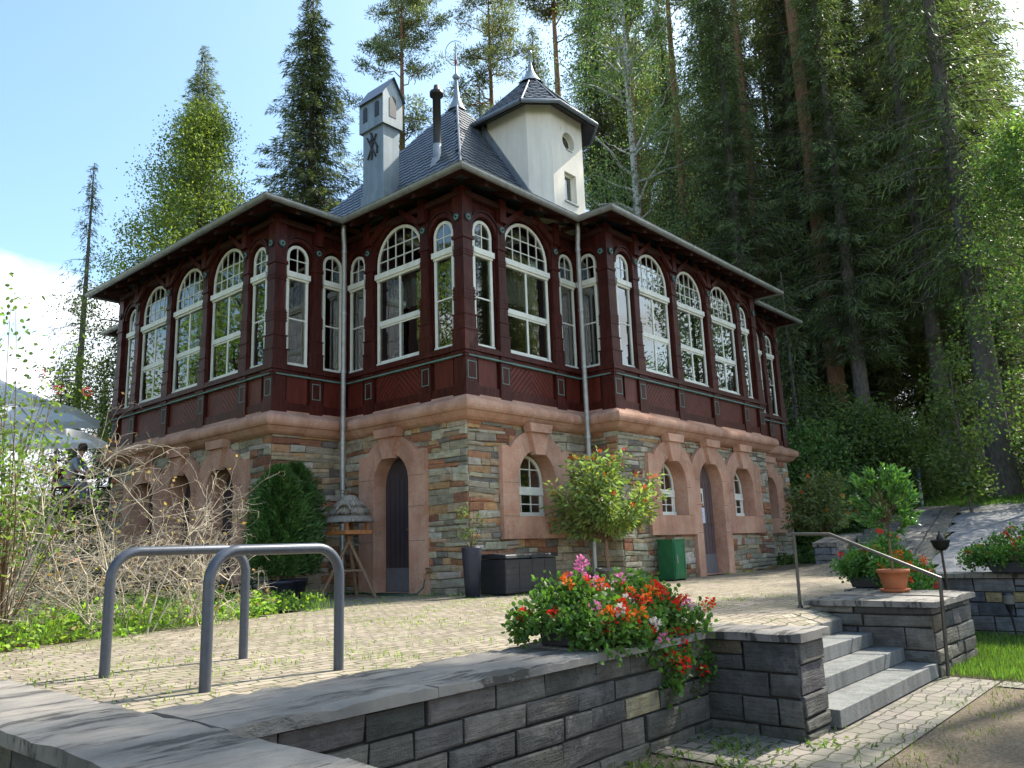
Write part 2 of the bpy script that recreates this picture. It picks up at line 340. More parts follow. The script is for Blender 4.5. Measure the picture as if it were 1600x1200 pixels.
def leaf6(name, P, D, Nn, ln, wd, mat, tint, parent, shape):
    t1, t2, w1_, w2_ = (.12, .72, .82, .95) if shape == 'round' else (.28, .68, .85, .75)
    n = len(P); U = np.cross(D, Nn); f = wd*.14; v = np.empty((n, 6, 3)); v[:, 0] = P; v[:, 1] = P+D*ln*t1+Nn*wd*.5*w1_+U*f; v[:, 2] = P+D*ln*t2+Nn*wd*.5*w2_+U*f
    v[:, 3] = P+D*ln; v[:, 4] = P+D*ln*t2-Nn*wd*.5*w2_+U*f; v[:, 5] = P+D*ln*t1-Nn*wd*.5*w1_+U*f
    idx = (np.arange(n)[:, None]*6+np.array([[0, 1, 2, 3, 0, 3, 4, 5]])).astype(np.int32)
    me = bpy.data.meshes.new(name); me.vertices.add(n*6); me.vertices.foreach_set('co', v.reshape(-1).astype(np.float32)); me.loops.add(n*8); me.loops.foreach_set('vertex_index', idx.reshape(-1))
    me.polygons.add(n*2); me.polygons.foreach_set('loop_start', np.arange(0, n*8, 4, dtype=np.int32)); me.polygons.foreach_set('loop_total', np.full(n*2, 4, dtype=np.int32)); me.materials.append(M[mat])
    ca = me.color_attributes.new('Col', 'FLOAT_COLOR', 'CORNER'); t = np.ones((n, 8, 4), dtype=np.float32); t[:, :, :3] = np.asarray(tint).reshape(n, 1, -1); ca.data.foreach_set('color', t.reshape(-1)); me.update(calc_edges=True)
    o = bpy.data.objects.new(name, me); COL.objects.link(o)
    if parent is not None: o.parent = parent
    return o
def leaf_mesh(name, P, D, Nn, ln, wd, mat, tint, parent=None, shape='leaf', bend=0.):
    """P base points, D direction (unit), Nn side vector (unit); ln, wd arrays; one rhombus or blade per leaf"""
    n = len(P); ln = np.broadcast_to(ln, n)[:, None]; wd = np.broadcast_to(wd, n)[:, None]
    if shape != 'leaf': return leaf6(name, P, D, Nn, ln, wd, mat, tint, parent, shape)
    a = P; mid = P+D*ln*(.5 if shape == 'leaf' else .35)
    v = np.empty((n, 4, 3)); v[:, 0] = a; v[:, 1] = mid+Nn*wd*.5; v[:, 2] = P+D*ln; v[:, 3] = mid-Nn*wd*.5
    if bend: v[:, 2, 2] -= bend*ln[:, 0]
    me = bpy.data.meshes.new(name); me.vertices.add(n*4); me.vertices.foreach_set('co', v.reshape(-1).astype(np.float32))
    me.loops.add(n*4); me.loops.foreach_set('vertex_index', np.arange(n*4, dtype=np.int32))
    me.polygons.add(n); me.polygons.foreach_set('loop_start', np.arange(0, n*4, 4, dtype=np.int32)); me.polygons.foreach_set('loop_total', np.full(n, 4, dtype=np.int32))
    mats = mat if isinstance(mat, (list, tuple)) else [mat]
    for q in mats: me.materials.append(M[q])
    ca = me.color_attributes.new('Col', 'FLOAT_COLOR', 'CORNER')
    t = np.ones((n, 4, 4), dtype=np.float32); t[:, :, :3] = np.asarray(tint).reshape(n, 1, -1)
    ca.data.foreach_set('color', t.reshape(-1)); me.update(calc_edges=True)
    o = bpy.data.objects.new(name, me); COL.objects.link(o)
    if parent is not None: o.parent = parent
    return o
def unit(a): return a/np.maximum(np.linalg.norm(a, axis=-1, keepdims=True), 1e-9)
def rdirs(n, up=0.): d = RNG.normal(size=(n, 3)); d[:, 2] += up; return unit(d)
def sidev(D): return unit(np.cross(D, RNG.normal(size=D.shape)))
def tints(n, lo=.6, hi=1.4): 
    t = RNG.uniform(lo, hi, (n, 1)); return t*np.array([[1., 1., 1.]])*np.concatenate([RNG.uniform(.85, 1.2, (n, 1)), np.ones((n, 1)), RNG.uniform(.7, 1.2, (n, 1))], 1)

# ------------------------------------------------------------------ terrain
def ss(t): t = max(0., min(1., t)); return t*t*(3-2*t)
def H(x, y):
    """height of the finished surface"""
    if x < -7.55: return -.95
    if y < -5.8 and x < 2.5: return -.56 - .03*max(0, -6-y)*.5
    z = -.08*ss((-y-1.5)/4.)*ss((6-x)/4.)
    k = ss((-1.4-y)/1.6)
    z += k*max(0., x-6.)*.133 if x < 16 else k*1.33
    z += (1-k)*ss((x-12.7)/5.)*1.33
    if x > 16: z += min(9., (x-16)*.14)
    if x > 10.2: z += 0.03
    b = 1.9*ss((y-9.2)/.8)*ss((-1.5-x)/.3) if y < 9.5 else 1.9*ss((y-9.2)/.8)*ss((0.2-x)/.3)
    b2 = .8*ss((-x-4.)/3.)*ss((y-1.5)/4.)
    z = max(z, b, b2)
    if y > 12: z += min(6., (y-12)*.08)
    return z
def grid(name, xs, ys, fn, mat, keep=None):
    mb = MB(); nx, ny = len(xs), len(ys); mb.v = [(x, y, fn(x, y)) for y in ys for x in xs]
    for j in range(ny-1):
        for i in range(nx-1):
            if keep and not keep((xs[i]+xs[i+1])/2, (ys[j]+ys[j+1])/2): continue
            mb.f.append([j*nx+i, j*nx+i+1, (j+1)*nx+i+1, (j+1)*nx+i]); mb.m.append(0); mb.c.append((1, 1, 1)); mb.uv.append(None); mb.sm.append(True)
    return mb.build(name, mat, fixn=False)
def rng_(a, b, st): k = max(1, int(round((b-a)/st))); return [a+(b-a)*i/k for i in range(k)]
gx = [-400, -200, -100, -60, -40, -25, -16]+rng_(-12, -7.56, .6)+[-7.56, -7.54]+rng_(-7.4, 2.49, .45)+[2.49, 2.51]+rng_(2.9, 20, .6)+rng_(20, 60, 3)+[60, 80, 120, 200, 400]
gy = [-400, -200, -100, -60, -40, -25, -16]+rng_(-12, -5.81, .6)+[-5.81, -5.79]+rng_(-5.6, 12, .45)+rng_(12, 60, 3)+[60, 80, 120, 200, 400]
struct(grid('ground', gx, gy, lambda x, y: H(x, y)-.035, 'forest_soil'))
def in_house(x, y): return (-.1 < x < 12.6 and -.1 < y < 12.6) or (-1.6 < x < 0 and 3.1 < y < 9.5) or (3.1 < x < 9.4 and -.8 < y < 0)
def paved(x, y):
    if in_house(x, y): return False
    if x < -2.9 and y > -1.15+.33*(x+6.8): return False
    if x < 0 and y > 3.1 or y > .6+max(0, (-x))*9: return False
    if y < -5.7 and not (-3.6 < x < -.95): return False
    return not (x > 5.0 and y < -5.0+.155*(x-5.3)+.0)
struct(grid('terrace_paving', rng_(-7.5, 11.6, .3)+[11.6], rng_(-5.93, 3.2, .25)+[3.2], lambda x, y: -.08*ss((-y-1.5)/4.)*ss((6-x)/4.)+(H(x, y) if x > 6 else 0) if y < -5.75 else H(x, y), 'setts', paved))
struct(grid('gravel_path', rng_(2.55, 17, .4)+[17], rng_(-12, -3.1, .3)+[-3.1], lambda x, y: H(x, y)+.012, 'gravel_grey', lambda x, y: y < -5.0+.155*(x-5.3) if x > 5.0 else y < -5.65))
struct(grid('earth_path', rng_(-7.5, -.86, .5)+[-.86], rng_(-16, -6.0, .5)+[-6.0], lambda x, y: H(x, y)-.006, 'gravel_brown'))
struct(grid('sett_strip', rng_(-4.6, -.86, .4)+[-.86], rng_(-7.18, -6.0, .3)+[-6.0], lambda x, y: H(x, y)+.004, 'setts_low', lambda x, y: True))
struct(grid('sett_border', [-1.13, -.86], rng_(-14, -7.2, .5)+[-7.2], lambda x, y: H(x, y)+.004, 'setts_low'))
struct(grid('lawn_soil', rng_(-.85, 2.47, .4)+[2.47], rng_(-14, -5.8, .4)+[-5.8], lambda x, y: H(x, y)-.004, 'soil'))

# ------------------------------------------------------------------ stone laying
RUB = [((.30, .265, .19), 7), ((.37, .33, .24), 6), ((.24, .215, .155), 4), ((.385, .355, .28), 3), ((.30, .145, .08), 3.6), ((.21, .10, .06), 2.6), ((.38, .235, .115), 2.4), ((.34, .255, .16), 4.5), ((.16, .145, .12), 2.4)]
def pick(pal):
    t = rnd(0, sum(w for _, w in pal))
    for c, w in pal:
        t -= w
        if t <= 0: break
    k = rnd(.82, 1.18)*(1.28 if pal is RUB else 1.1); return tuple(min(1, v*k*rnd(.96, 1.04)) for v in c)
def lay(mb, T, s0, s1, z0, z1, hr, lr, pal, blocked=None, depth=(.012, .035), gap=.007, m=0, special=()):
    """irregular coursed stones on a face; T maps (s, n, z)"""
    old = mb.T; mb.T = (lambda a, n_, zz: T(a, n_, zz+(.014*sin(a*2.3+zz*5)+.009*sin(a*6.1+zz*9))*min(1, max(0, (z1-zz)*4))*min(1, max(0, (zz-z0)*5)))) if pal is RUB else T; z = z0
    while z < z1-.02:
        h = rnd(*hr)
        if z+h > z1-hr[0]*.6: h = z1-z
        s = s0
        while s < s1-.01:
            l = rnd(*lr)*(1.25 if h < .09 else 1)
            if s+l > s1-lr[0]*.6: l = s1-s
            sub = [(z, z+h)]
            if h > hr[1]*.8 and random.random() < .35: k = rnd(.4, .6); sub = [(z, z+h*k), (z+h*k, z+h)]
            for za, zb in sub:
                segs = [(s, s+l)]
                if blocked:
                    segs = []; k = 8; run = None
                    for q in range(k+1):
                        ok = q < k and not blocked(s+l*(q+.5)/k, (za+zb)/2)
                        if ok and run is None: run = s+l*q/k
                        if not ok and run is not None: segs.append((run, s+l*q/k)); run = None
                for a, b in segs:
                    if b-a < .03: continue
                    c = pick(pal); d = rnd(*depth); jj = .011 if pal is RUB else .006; j = lambda: rnd(-jj, jj); e = .010
                    for sp_ in special:
                        if a < sp_[0] < b and za < sp_[1] < zb: c = sp_[2]; d = depth[0]
                    A, B, C, Dd = (a+gap+j(), za+gap+j()), (b-gap+j(), za+gap+j()), (b-gap+j(), zb-gap+j()), (a+gap+j(), zb-gap+j())
                    vs = [(p[0], -.02, p[1]) for p in (A, B, C, Dd)]
                    dd = [d+rnd(-.006, .006) for _ in range(4)]
                    vs += [(p[0], q*.7, p[1]) for p, q in zip((A, B, C, Dd), dd)]
                    vs += [(A[0]+e, dd[0], A[1]+e), (B[0]-e, dd[1], B[1]+e), (C[0]-e, dd[2], C[1]-e), (Dd[0]+e, dd[3], Dd[1]-e)]
                    vs.append(((A[0]+C[0])/2, d+rnd(0, .012), (A[1]+C[1])/2))
                    fs = [(0, 1, 5, 4), (1, 2, 6, 5), (2, 3, 7, 6), (3, 0, 4, 7), (4, 5, 9, 8), (5, 6, 10, 9), (6, 7, 11, 10), (7, 4, 8, 11), (8, 9, 12), (9, 10, 12), (10, 11, 12), (11, 8, 12)]
                    mb.add(vs, fs, m, c)
            s += l
        z += h
    mb.T = old
class Face:
    def __init__(s, p0, p1):
        s.o = Vector((p0[0], p0[1], 0)); d = Vector((p1[0]-p0[0], p1[1]-p0[1], 0)); s.L = d.length; s.d = d.normalized(); s.n = Vector((s.d.y, -s.d.x, 0))
    def __call__(s, a, n, z): q = s.o+s.d*a+s.n*n; return (q.x, q.y, z)
FP = [(0, 0), (3.1, 0), (3.1, -.76), (9.4, -.76), (9.4, 0), (12.5, 0), (12.5, 12.5), (0, 12.5), (0, 9.45), (-1.57, 9.45), (-1.57, 3.12), (0, 3.12)]
def ring(n, z):
    k = len(FP); out_ = []
    for i in range(k):
        a = Vector(FP[i-1]); b = Vector(FP[i]); c = Vector(FP[(i+1) % k])
        d1 = (b-a).normalized(); d2 = (c-b).normalized(); out_.append((b.x+n*(d1.y+d2.y), b.y-n*(d1.x+d2.x), z))
    return out_
def sweep(mb, prof, m=0, closed=False, smooth=False):
    rs = [ring(n, z) for n, z in prof]; k = len(FP); vs = [p for r in rs for p in r]; q = len(rs)
    fs = [(i*k+j, i*k+(j+1) % k, ((i+1) % q)*k+(j+1) % k, ((i+1) % q)*k+j) for i in range(q if closed else q-1) for j in range(k)]
    mb.add(vs, fs, m, smooth=smooth)
FC = dict(CR=Face(FP[0], FP[1]), RWs=Face(FP[1], FP[2]), RW=Face(FP[2], FP[3]), RWe=Face(FP[3], FP[4]), FR=Face(FP[4], FP[5]), E=Face(FP[5], FP[6]), B=Face(FP[6], FP[7]), FL=Face(FP[7], FP[8]), LWe=Face(FP[8], FP[9]), LW=Face(FP[9], FP[10]), LWs=Face(FP[10], FP[11]), CL=Face(FP[11], FP[0]))

# ------------------------------------------------------------------ the house
house = thing('pavilion_house', 'large forest pavilion with dark red timber upper storey on a rubble stone ground floor', 'house', (0, 0, 0))
# ground-floor openings: face -> list (centre, half width, z bottom, z spring, z apex, kind)
OPEN = {'CR': [(1.60, .50, 1.2, 1.80, 2.32, 'win')], 'CL': [(3.12-1.77, .46, 0.02, 1.84, 2.34, 'door')],
        'RW': [(1.75, .50, 1.2, 1.80, 2.32, 'win'), (3.28, .50, 0.02, 1.82, 2.34, 'door2'), (4.80, .50, 1.2, 1.80, 2.32, 'win')],
        'LW': [(1.75, .50, 0.02, 1.80, 2.32, 'dark'), (3.28, .50, 0.02, 1.82, 2.34, 'dark'), (4.80, .50, 0.02, 1.80, 2.32, 'dark')],
        'FR': [(1.55, .5, 1.2, 1.8, 2.32, 'win')]}
def arch_pts(c, hw, zs, za, n=14):
    return [(c-hw*cos(pi*i/n), zs+(za-zs)*sin(pi*i/n)) for i in range(n+1)]
def in_open(ops, s, z, g=0.):
    for c, hw, zb, zs, za, k in ops:
        if abs(s-c) < hw+g and z > zb-g:
            if z < zs: return True
            if ((s-c)/(hw+g))**2+((z-zs)/(za-zs+g))**2 < 1: return True
    return False
def arched_wall(mb, F, s0, s1, z0, z1, ops, n=0., depth=.1, m=0, mr=None, uv=False):
    """plane wall with arched holes and their reveals"""
    mb.T = F; mr = m if mr is None else mr; cur = s0
    for c, hw, zb, zs, za in ops:
        q = lambda a, b, lo, hi: mb.add([(a, n, lo), (b, n, lo), (b, n, hi), (a, n, hi)], [(0, 1, 2, 3)], m) if b > a+1e-4 and hi > lo+1e-4 else None
        q(cur, c-hw, z0, z1); q(c-hw, c+hw, z0, zb)
        ap = arch_pts(c, hw, zs, za)
        for (a, za_), (b, zb_) in zip(ap, ap[1:]): mb.add([(a, n, za_), (b, n, zb_), (b, n, z1), (a, n, z1)], [(0, 1, 2, 3)], m)
        path = [(c-hw, zb)]+ap+[(c+hw, zb)]; path.append(path[0])
        for (a, p), (b, r) in zip(path, path[1:]): mb.add([(a, n, p), (b, n, r), (b, n-depth, r), (a, n-depth, p)], [(0, 1, 2, 3)], mr)
        cur = c+hw
    mb.add([(cur, n, z0), (s1, n, z0), (s1, n, z1), (cur, n, z1)], [(0, 1, 2, 3)], m)
    mb.T = None
stone = MB(); ZB = -.15
for k, F in FC.items():
    ops = OPEN.get(k, [])
    arched_wall(stone, F, 0, F.L, ZB, 2.76, [(c, hw+.03, zb-.03, zs, za+.03) for c, hw, zb, zs, za, _ in ops], n=-.002, depth=.02, m=1)
    if k in ('E', 'B'): continue
    def blk(s, z, ops=ops): return in_open(ops, s, z, .12)
    lay(stone, F, 0, F.L, ZB, 2.74, (.055, .165), (.14, .62), RUB, blk, (.004, .04), gap=.0035)
stone.build('stone_wall', ['rubble', 'mortar'], house)
# quoin foot at the corners (battered plinth)
led = MB(); LP = [(0, 3.165), (.06, 3.15), (.065, 3.125), (.215, 3.045), (.245, 3.02), (.262, 2.985), (.266, 2.94), (.258, 2.90), (.235, 2.865), (.20, 2.85), (.17, 2.815), (.13, 2.77), (.075, 2.735), (0, 2.715)]
sweep(led, LP, smooth=False)
random.seed(88)
for k, F in FC.items():
    if k in ('E', 'B'): continue
    led.T = F; s_ = rnd(.3, .8); m_ = len(LP)
    while s_ < F.L-.15:
        led.add([(s_-.003, n_+.0025, z_+(.0025 if z_ > 2.94 else -.0025)) for n_, z_ in LP]+[(s_+.003, n_+.0025, z_+(.0025 if z_ > 2.94 else -.0025)) for n_, z_ in LP], [(i, i+1, m_+1+i, m_+i) for i in range(m_-1)], 1); s_ += rnd(.75, 1.25)
led.T = None; led.build('sandstone_ledge', ['sandstone', 'mortar'], house)
# sandstone surrounds
def surround(F, ops, zfoot, name='stone_surround', cap_l=.40):
    mb = MB(); mb.T = F; t = .10; lo = ops[0][0]-ops[0][1]-cap_l; hi = ops[-1][0]+ops[-1][1]+cap_l
    for i, (c, hw, zb, zs, za, kind) in enumerate(ops):
        left = lo if i == 0 else (ops[i-1][0]+c)/2; right = hi if i == len(ops)-1 else (c+ops[i+1][0])/2
        ap = arch_pts(c, hw, zs, za, 18)
        def top(s):
            u = abs(s-c)/(hw+.36)
            y = 1.86+.80*sqrt(max(0, 1-u*u)) if u < 1 else 1.86
            return max(y, 2.36 if abs(s-c) > hw+.20 else 0) if (s < c and i == 0) or (s > c and i == len(ops)-1) else max(y, 2.20)
        # band above the arch
        for (a, p), (b, r) in zip(ap, ap[1:]):
            mb.add([(a, t, p), (b, t, r), (b, t, top(b)), (a, t, top(a))], [(0, 1, 2, 3)]); mb.add([(a, t, top(a)), (b, t, top(b)), (b, -.03, top(b)), (a, -.03, top(a))], [(0, 1, 2, 3)])
        foot = zfoot if kind == 'win' else -.12
        for a, b, side in ((left, c-hw, 0), (c+hw, right, 1)):
            K = 8
            for q in range(K):
                x0 = a+(b-a)*q/K; x1 = a+(b-a)*(q+1)/K
                zlo = foot
                if kind != 'win' and i > 0 and side == 0 and ops[i-1][5] == 'win': zlo = -.12
                mb.add([(x0, t, zlo), (x1, t, zlo), (x1, t, top(x1)), (x0, t, top(x0))], [(0, 1, 2, 3)])
                mb.add([(x0, t, top(x0)), (x1, t, top(x1)), (x1, -.03, top(x1)), (x0, -.03, top(x0))], [(0, 1, 2, 3)])
                mb.add([(x0, t, zlo), (x1, t, zlo), (x1, -.03, zlo), (x0, -.03, zlo)], [(0, 1, 2, 3)])
            xe = a if side == 0 else b
            if (side == 0 and (i == 0 or kind != 'win')) or (side == 1 and (i == len(ops)-1 or kind != 'win')):
                mb.add([(xe, t, foot), (xe, t, top(xe)), (xe, -.03, top(xe)), (xe, -.03, foot)], [(0, 1, 2, 3)])
        if kind == 'win':
            mb.add([(c-hw, t, zfoot), (c+hw, t, zfoot), (c+hw, t, zb), (c-hw, t, zb)], [(0, 1, 2, 3)]); mb.add([(c-hw, t, zfoot), (c+hw, t, zfoot), (c+hw, -.03, zfoot), (c-hw, -.03, zfoot)], [(0, 1, 2, 3)])
        # reveal, splayed inwards
        path = [(c-hw, zb)]+ap+[(c+hw, zb)]; inn = [(c+(a-c)*.93, zb+(p-zb)*.985+.01) for a, p in path]
        for j in range(len(path)):
            a, b = path[j], path[(j+1) % len(path)]; e, f = inn[j], inn[(j+1) % len(path)]
            mb.add([(a[0], t, a[1]), (b[0], t, b[1]), (f[0], -.30, f[1]), (e[0], -.30, e[1])], [(0, 1, 2, 3)], smooth=0 < j < len(path)-2)
        for a_, b_ in ((left if i == 0 else c-hw-.2, c-hw), (c+hw, right if i == len(ops)-1 else c+hw+.2)):
            for z_ in ((.86, 1.42, 1.93) if kind != 'win' else (1.20, 1.75)): mb.box(a_+.003, b_-.003, t, t+.0025, z_-.004, z_+.004, 1)
        for th_ in (28, 58, 122, 152):
            x1_, z1_ = c+hw*cos(radians(th_)), zs+(za-zs)*sin(radians(th_)); x2_ = c+(hw+.20)*cos(radians(th_)); z2_ = min(zs+(za-zs+.24)*sin(radians(th_)), top(x2_)-.01)
            mb.add([(x1_-.004, t+.0025, z1_+.006), (x1_+.004, t+.0025, z1_+.006), (x2_+.004, t+.0025, z2_), (x2_-.004, t+.0025, z2_)], [(0, 1, 2, 3)], 1)
        # keystone
        mb.prism([(c-.12, za-.08), (c+.12, za-.08), (c+.24, 2.64), (c-.24, 2.64)], t-.04, t+.08, ax=1)
        mb.prism([(c-.27, 2.62), (c+.27, 2.62), (c+.31, 2.77), (c-.31, 2.77)], t-.045, t+.13, ax=1)
    mb.T = None
    return mb.build(name, ['sandstone', 'mortar'], house, bevel=0)
surround(FC['CR'], OPEN['CR'], .83); surround(FC['CL'], OPEN['CL'], .83); surround(FC['RW'], OPEN['RW'], .83); surround(FC['LW'], OPEN['LW'], .83); surround(FC['FR'], OPEN['FR'], .83)

def archbar(mb, c, hw, zs, za, w, n0, n1, n=16, m=0):
    """curved bar following an arch, outer radius hw"""
    o = arch_pts(c, hw, zs, za, n); i_ = arch_pts(c, hw-w, zs, za-w, n)
    for k in range(n):
        a, b, e, f = o[k], o[k+1], i_[k+1], i_[k]
        v = [(p[0], q, p[1]) for q in (n1, n0) for p in (a, b, e, f)]
        mb.add(v, [(0, 1, 2, 3), (0, 1, 5, 4), (2, 3, 7, 6), (4, 5, 6, 7)], m)
def window(F, c, hw, zb, ztr, apex, big, parent, curtain=True, basement=False, lamp=False):
    zs = apex-hw if not basement else 1.80
    n0, n1 = (-.085, -.02) if not basement else (-.24, -.18)
    mb = MB(); mb.T = F; fw = .055
    mb.box(c-hw, c-hw+fw, n0, n1, zb, zs); mb.box(c+hw-fw, c+hw, n0, n1, zb, zs); mb.box(c-hw, c+hw, n0-.002, n1+.02, zb-.02, zb+.06)
    archbar(mb, c, hw, zs, apex, fw, n0, n1)
    # inner sash line
    mb.box(c-hw+fw, c-hw+fw+.03, n0+.01, n1-.02, zb+.06, ztr); mb.box(c+hw-fw-.03, c+hw-fw, n0+.01, n1-.02, zb+.06, ztr)
    mb.box(c-hw-.02*(not basement), c+hw+.02*(not basement), n0-.003, n1+(.012 if basement else .05), ztr-.045, ztr+.055); mb.box(c-hw, c+hw, n0-.004, n1+.02, ztr-.085, ztr-.045)
    mn = .009
    cols = 5 if big else 2
    if basement: cols = 3
    def ztop(s): u = (s-c)/(hw-fw); return zs+(apex-fw-zs)*sqrt(max(0, 1-u*u))
    for k in range(1, cols):
        s = c-hw+fw+(2*hw-2*fw)*k/cols
        mb.box(s-mn, s+mn, n0+.02, n1-.01, ztr+.055, ztop(s))
        if basement: mb.box(s-mn, s+mn, n0+.02, n1-.01, zb+.06, ztr-.08)
    rows = [ztr+.055+(apex-ztr)*q for q in ((.27, .54) if big else (.42,))] if not basement else [1.42, 2.02]
    for z in rows:
        r = hw-fw if z < zs else (hw-fw)*sqrt(max(0, 1-((z-zs)/(apex-fw-zs))**2)); mb.box(c-r, c+r, n0+.021, n1-.011, z-mn, z+mn)
    if not basement:
        zm = zb+(ztr-zb)*(.47 if big else .52)
        if big:
            mb.box(c-.022, c+.022, n0+.012, n1-.008, zb+.06, ztr-.08); mb.box(c-hw+fw, c+hw-fw, n0+.005, n1+.004, zm-.045, zm+.045)
            for a, b in ((c-hw+fw+.03, c-.022), (c+.022, c+hw-fw-.03)): mb.box(a, b, n0+.012, n1-.016, zb+.06, zb+.10); mb.box(a, b, n0+.012, n1-.016, zm-.08, zm-.045)
        else: mb.box(c-hw+fw, c+hw-fw, n0+.02, n1-.01, zm-.012, zm+.012)
    w = mb.build('window', 'frame_white', parent)
    g = MB(); g.T = F; gz = n0+.045 if not basement else n0+.035
    pts = [(c-hw+.01, zb+.01)]+arch_pts(c, hw-.01, zs, apex-.01)+[(c+hw-.01, zb+.01)]
    g.add([(a, gz, z) for a, z in pts[::-1]], [tuple(range(len(pts)))])
    gp = g.build('pane', 'glass', w, fixn=False)
    if curtain and not basement:
        cu = MB(); cu.T = F; N_ = 40; s0, s1 = c-hw+.04, c+hw-.04; zc = zb+(ztr-zb)*.62 if big else zb+.1
        vs = []
        for k in range(N_+1):
            s = s0+(s1-s0)*k/N_; q = -.30+.025*sin(k*1.7)+.01*sin(k*4.1); vs += [(s, q, zc+.03*abs(sin(k*.55))), (s, q, ztr)]
        cu.add(vs, [(2*k, 2*k+2, 2*k+3, 2*k+1) for k in range(N_)], smooth=True)
        if not big:
            cu = MB(); cu.T = F; cu.box(c-hw+.03, c-hw+.12, -.32, -.29, zb, ztr)
        cu.build('curtain', 'lace', w, fixn=False)
    return w
# upper windows: face -> [(centre, half width, big)]
UP = {'CR': [(.49, .24, 0), (1.64, .62, 1), (2.84, .23, 0)], 'CL': [(.28, .23, 0), (1.48, .62, 1), (2.63, .24, 0)],
      'RWs': [(.29, .21, 0)], 'LWs': [(.46, .23, 0), (1.23, .22, 0)],
      'RW': [(.55, .23, 0), (1.63, .59, 1), (3.15, .59, 1), (4.67, .59, 1), (5.75, .23, 0)],
      'LW': [(.58, .23, 0), (1.66, .59, 1), (3.17, .59, 1), (4.69, .59, 1), (5.78, .23, 0)],
      'FR': [(.28, .23, 0), (1.48, .62, 1), (2.63, .24, 0)], 'FL': [(.49, .24, 0), (1.64, .62, 1), (2.84, .23, 0)], 'RWe': [(.45, .2, 0)], 'LWe': [(.4, .2, 0), (1.15, .2, 0)]}
ZSILL, ZTR = 3.97, 5.66
wall = MB(); trim = MB()
for k, F in FC.items():
    ops = UP.get(k, [])
    arched_wall(wall, F, -.0, F.L, 3.08, 6.72, [(c, hw+.035, ZSILL-.02, (6.52 if b else 6.25)-hw, (6.52 if b else 6.25)+.035) for c, hw, b in ops], n=-.01, depth=.16, m=0)
    if k in ('E', 'B'): continue
    wall.T = F
    for c, hw, b in ops:
        ap = 6.52 if b else 6.25
        archbar(wall, c, hw+.12, ap-hw, ap+.12, .07, -.02, .045, 18, 0)        # moulded hood round the arch
        archbar(wall, c, hw+.15, ap-hw, ap+.15, .022, -.02, .07, 18, 1)
        if b:                                                                   # raking struts up to the eaves
            for sg in (-1, 1):
                a0 = c+sg*(hw+.05); a1 = c+sg*.16
                wall.prism([(a0, 6.28), (a0, 6.40), (a1, 6.76), (a1, 6.66)] if sg < 0 else [(a0, 6.28), (a1, 6.66), (a1, 6.76), (a0, 6.40)], .07, .13, ax=1)
    # sill moulding, teal fillet, base board
    e0 = -.0; e1 = F.L
    wall.box(e0, e1, -.01, .075, 3.80, 3.86); wall.box(e0, e1, -.01, .12, 3.86, 3.93); wall.box(e0, e1, -.01, .09, 3.93, 3.965)
    wall.box(e0, e1, -.01, .05, 3.10, 3.30)
    trim.T = F; trim.box(e0, e1, .02, .083, 3.772, 3.797)
    for c, hw, b in ops:
        pan = MB(); pan.T = F
        u0, u1 = c-hw+.02, c+hw-.02
        if b: pan.add([(u0, .012, 3.30), (u1, .012, 3.30), (u1, .012, 3.79), (u0, .012, 3.79)], [(0, 1, 2, 3)], 0, uv=[(u0-c, 3.30), (u1-c, 3.30), (u1-c, 3.79), (u0-c, 3.79)])
        else:
            q = (u1-u0)/3
            pan.box(u0, u1, 0, .022, 3.30, 3.79, 1)
        pan.build('breast_panel', ['panel', 'panel_plain'], house)
    wall.T = None; trim.T = None
wall.build('timber_wall', ['wood', 'wood_dark'], house)
trim.build('sill_fillet', 'teal', house)
for k, ops in UP.items():
    if k in ('FL', 'LWe', 'RWe'): pass
    for c, hw, b in ops: window(FC[k], c, hw, ZSILL, ZTR, 6.52 if b else 6.25, b, house)
for k in ('CR', 'RW', 'FR'):
    for c, hw, zb, zs, za, kind in OPEN[k]:
        if kind == 'win': window(FC[k], c, .455, zb+.02, 1.66, 2.27, False, house, basement=True)
# doors
def door(F, c, hw, za, mat, rec, posters=False):
    mb = MB(); mb.T = F; pts = [(c-hw, .0)]+arch_pts(c, hw, 1.8, za)+[(c+hw, .0)]
    mb.prism(pts, -rec-.05, -rec, ax=1)
    nb = 7
    for i in range(1, nb): s = c-hw+2*hw*i/nb; mb.box(s-.004, s+.004, -rec-.001, -rec+.004, .3, 1.9, 1)
    d = mb.build('door', [mat, 'black_plastic'], house)
    k = MB(); k.T = F; k.box(c-hw+.02, c+hw-.02, -rec, -rec+.012, .03, .42); k.build('kick_plate', 'door_kick', d)
    h = MB(); h.T = F; h.tube([(c+hw*.72, -rec, 1.05), (c+hw*.72, -rec+.07, 1.05), (c+hw*.72-.11, -rec+.075, 1.05)], .012, 8); h.build('door_handle', 'brass', d)
    return d
door(FC['CL'], 3.12-1.77, .43, 2.3, 'door_paint', .16)
dr = door(FC['RW'], 3.28, .46, 2.3, 'door_paint_brown', .16)
for c in (1.75, 3.28, 4.80): door(FC['LW'], c, .46, 2.3, 'door_paint', .26)
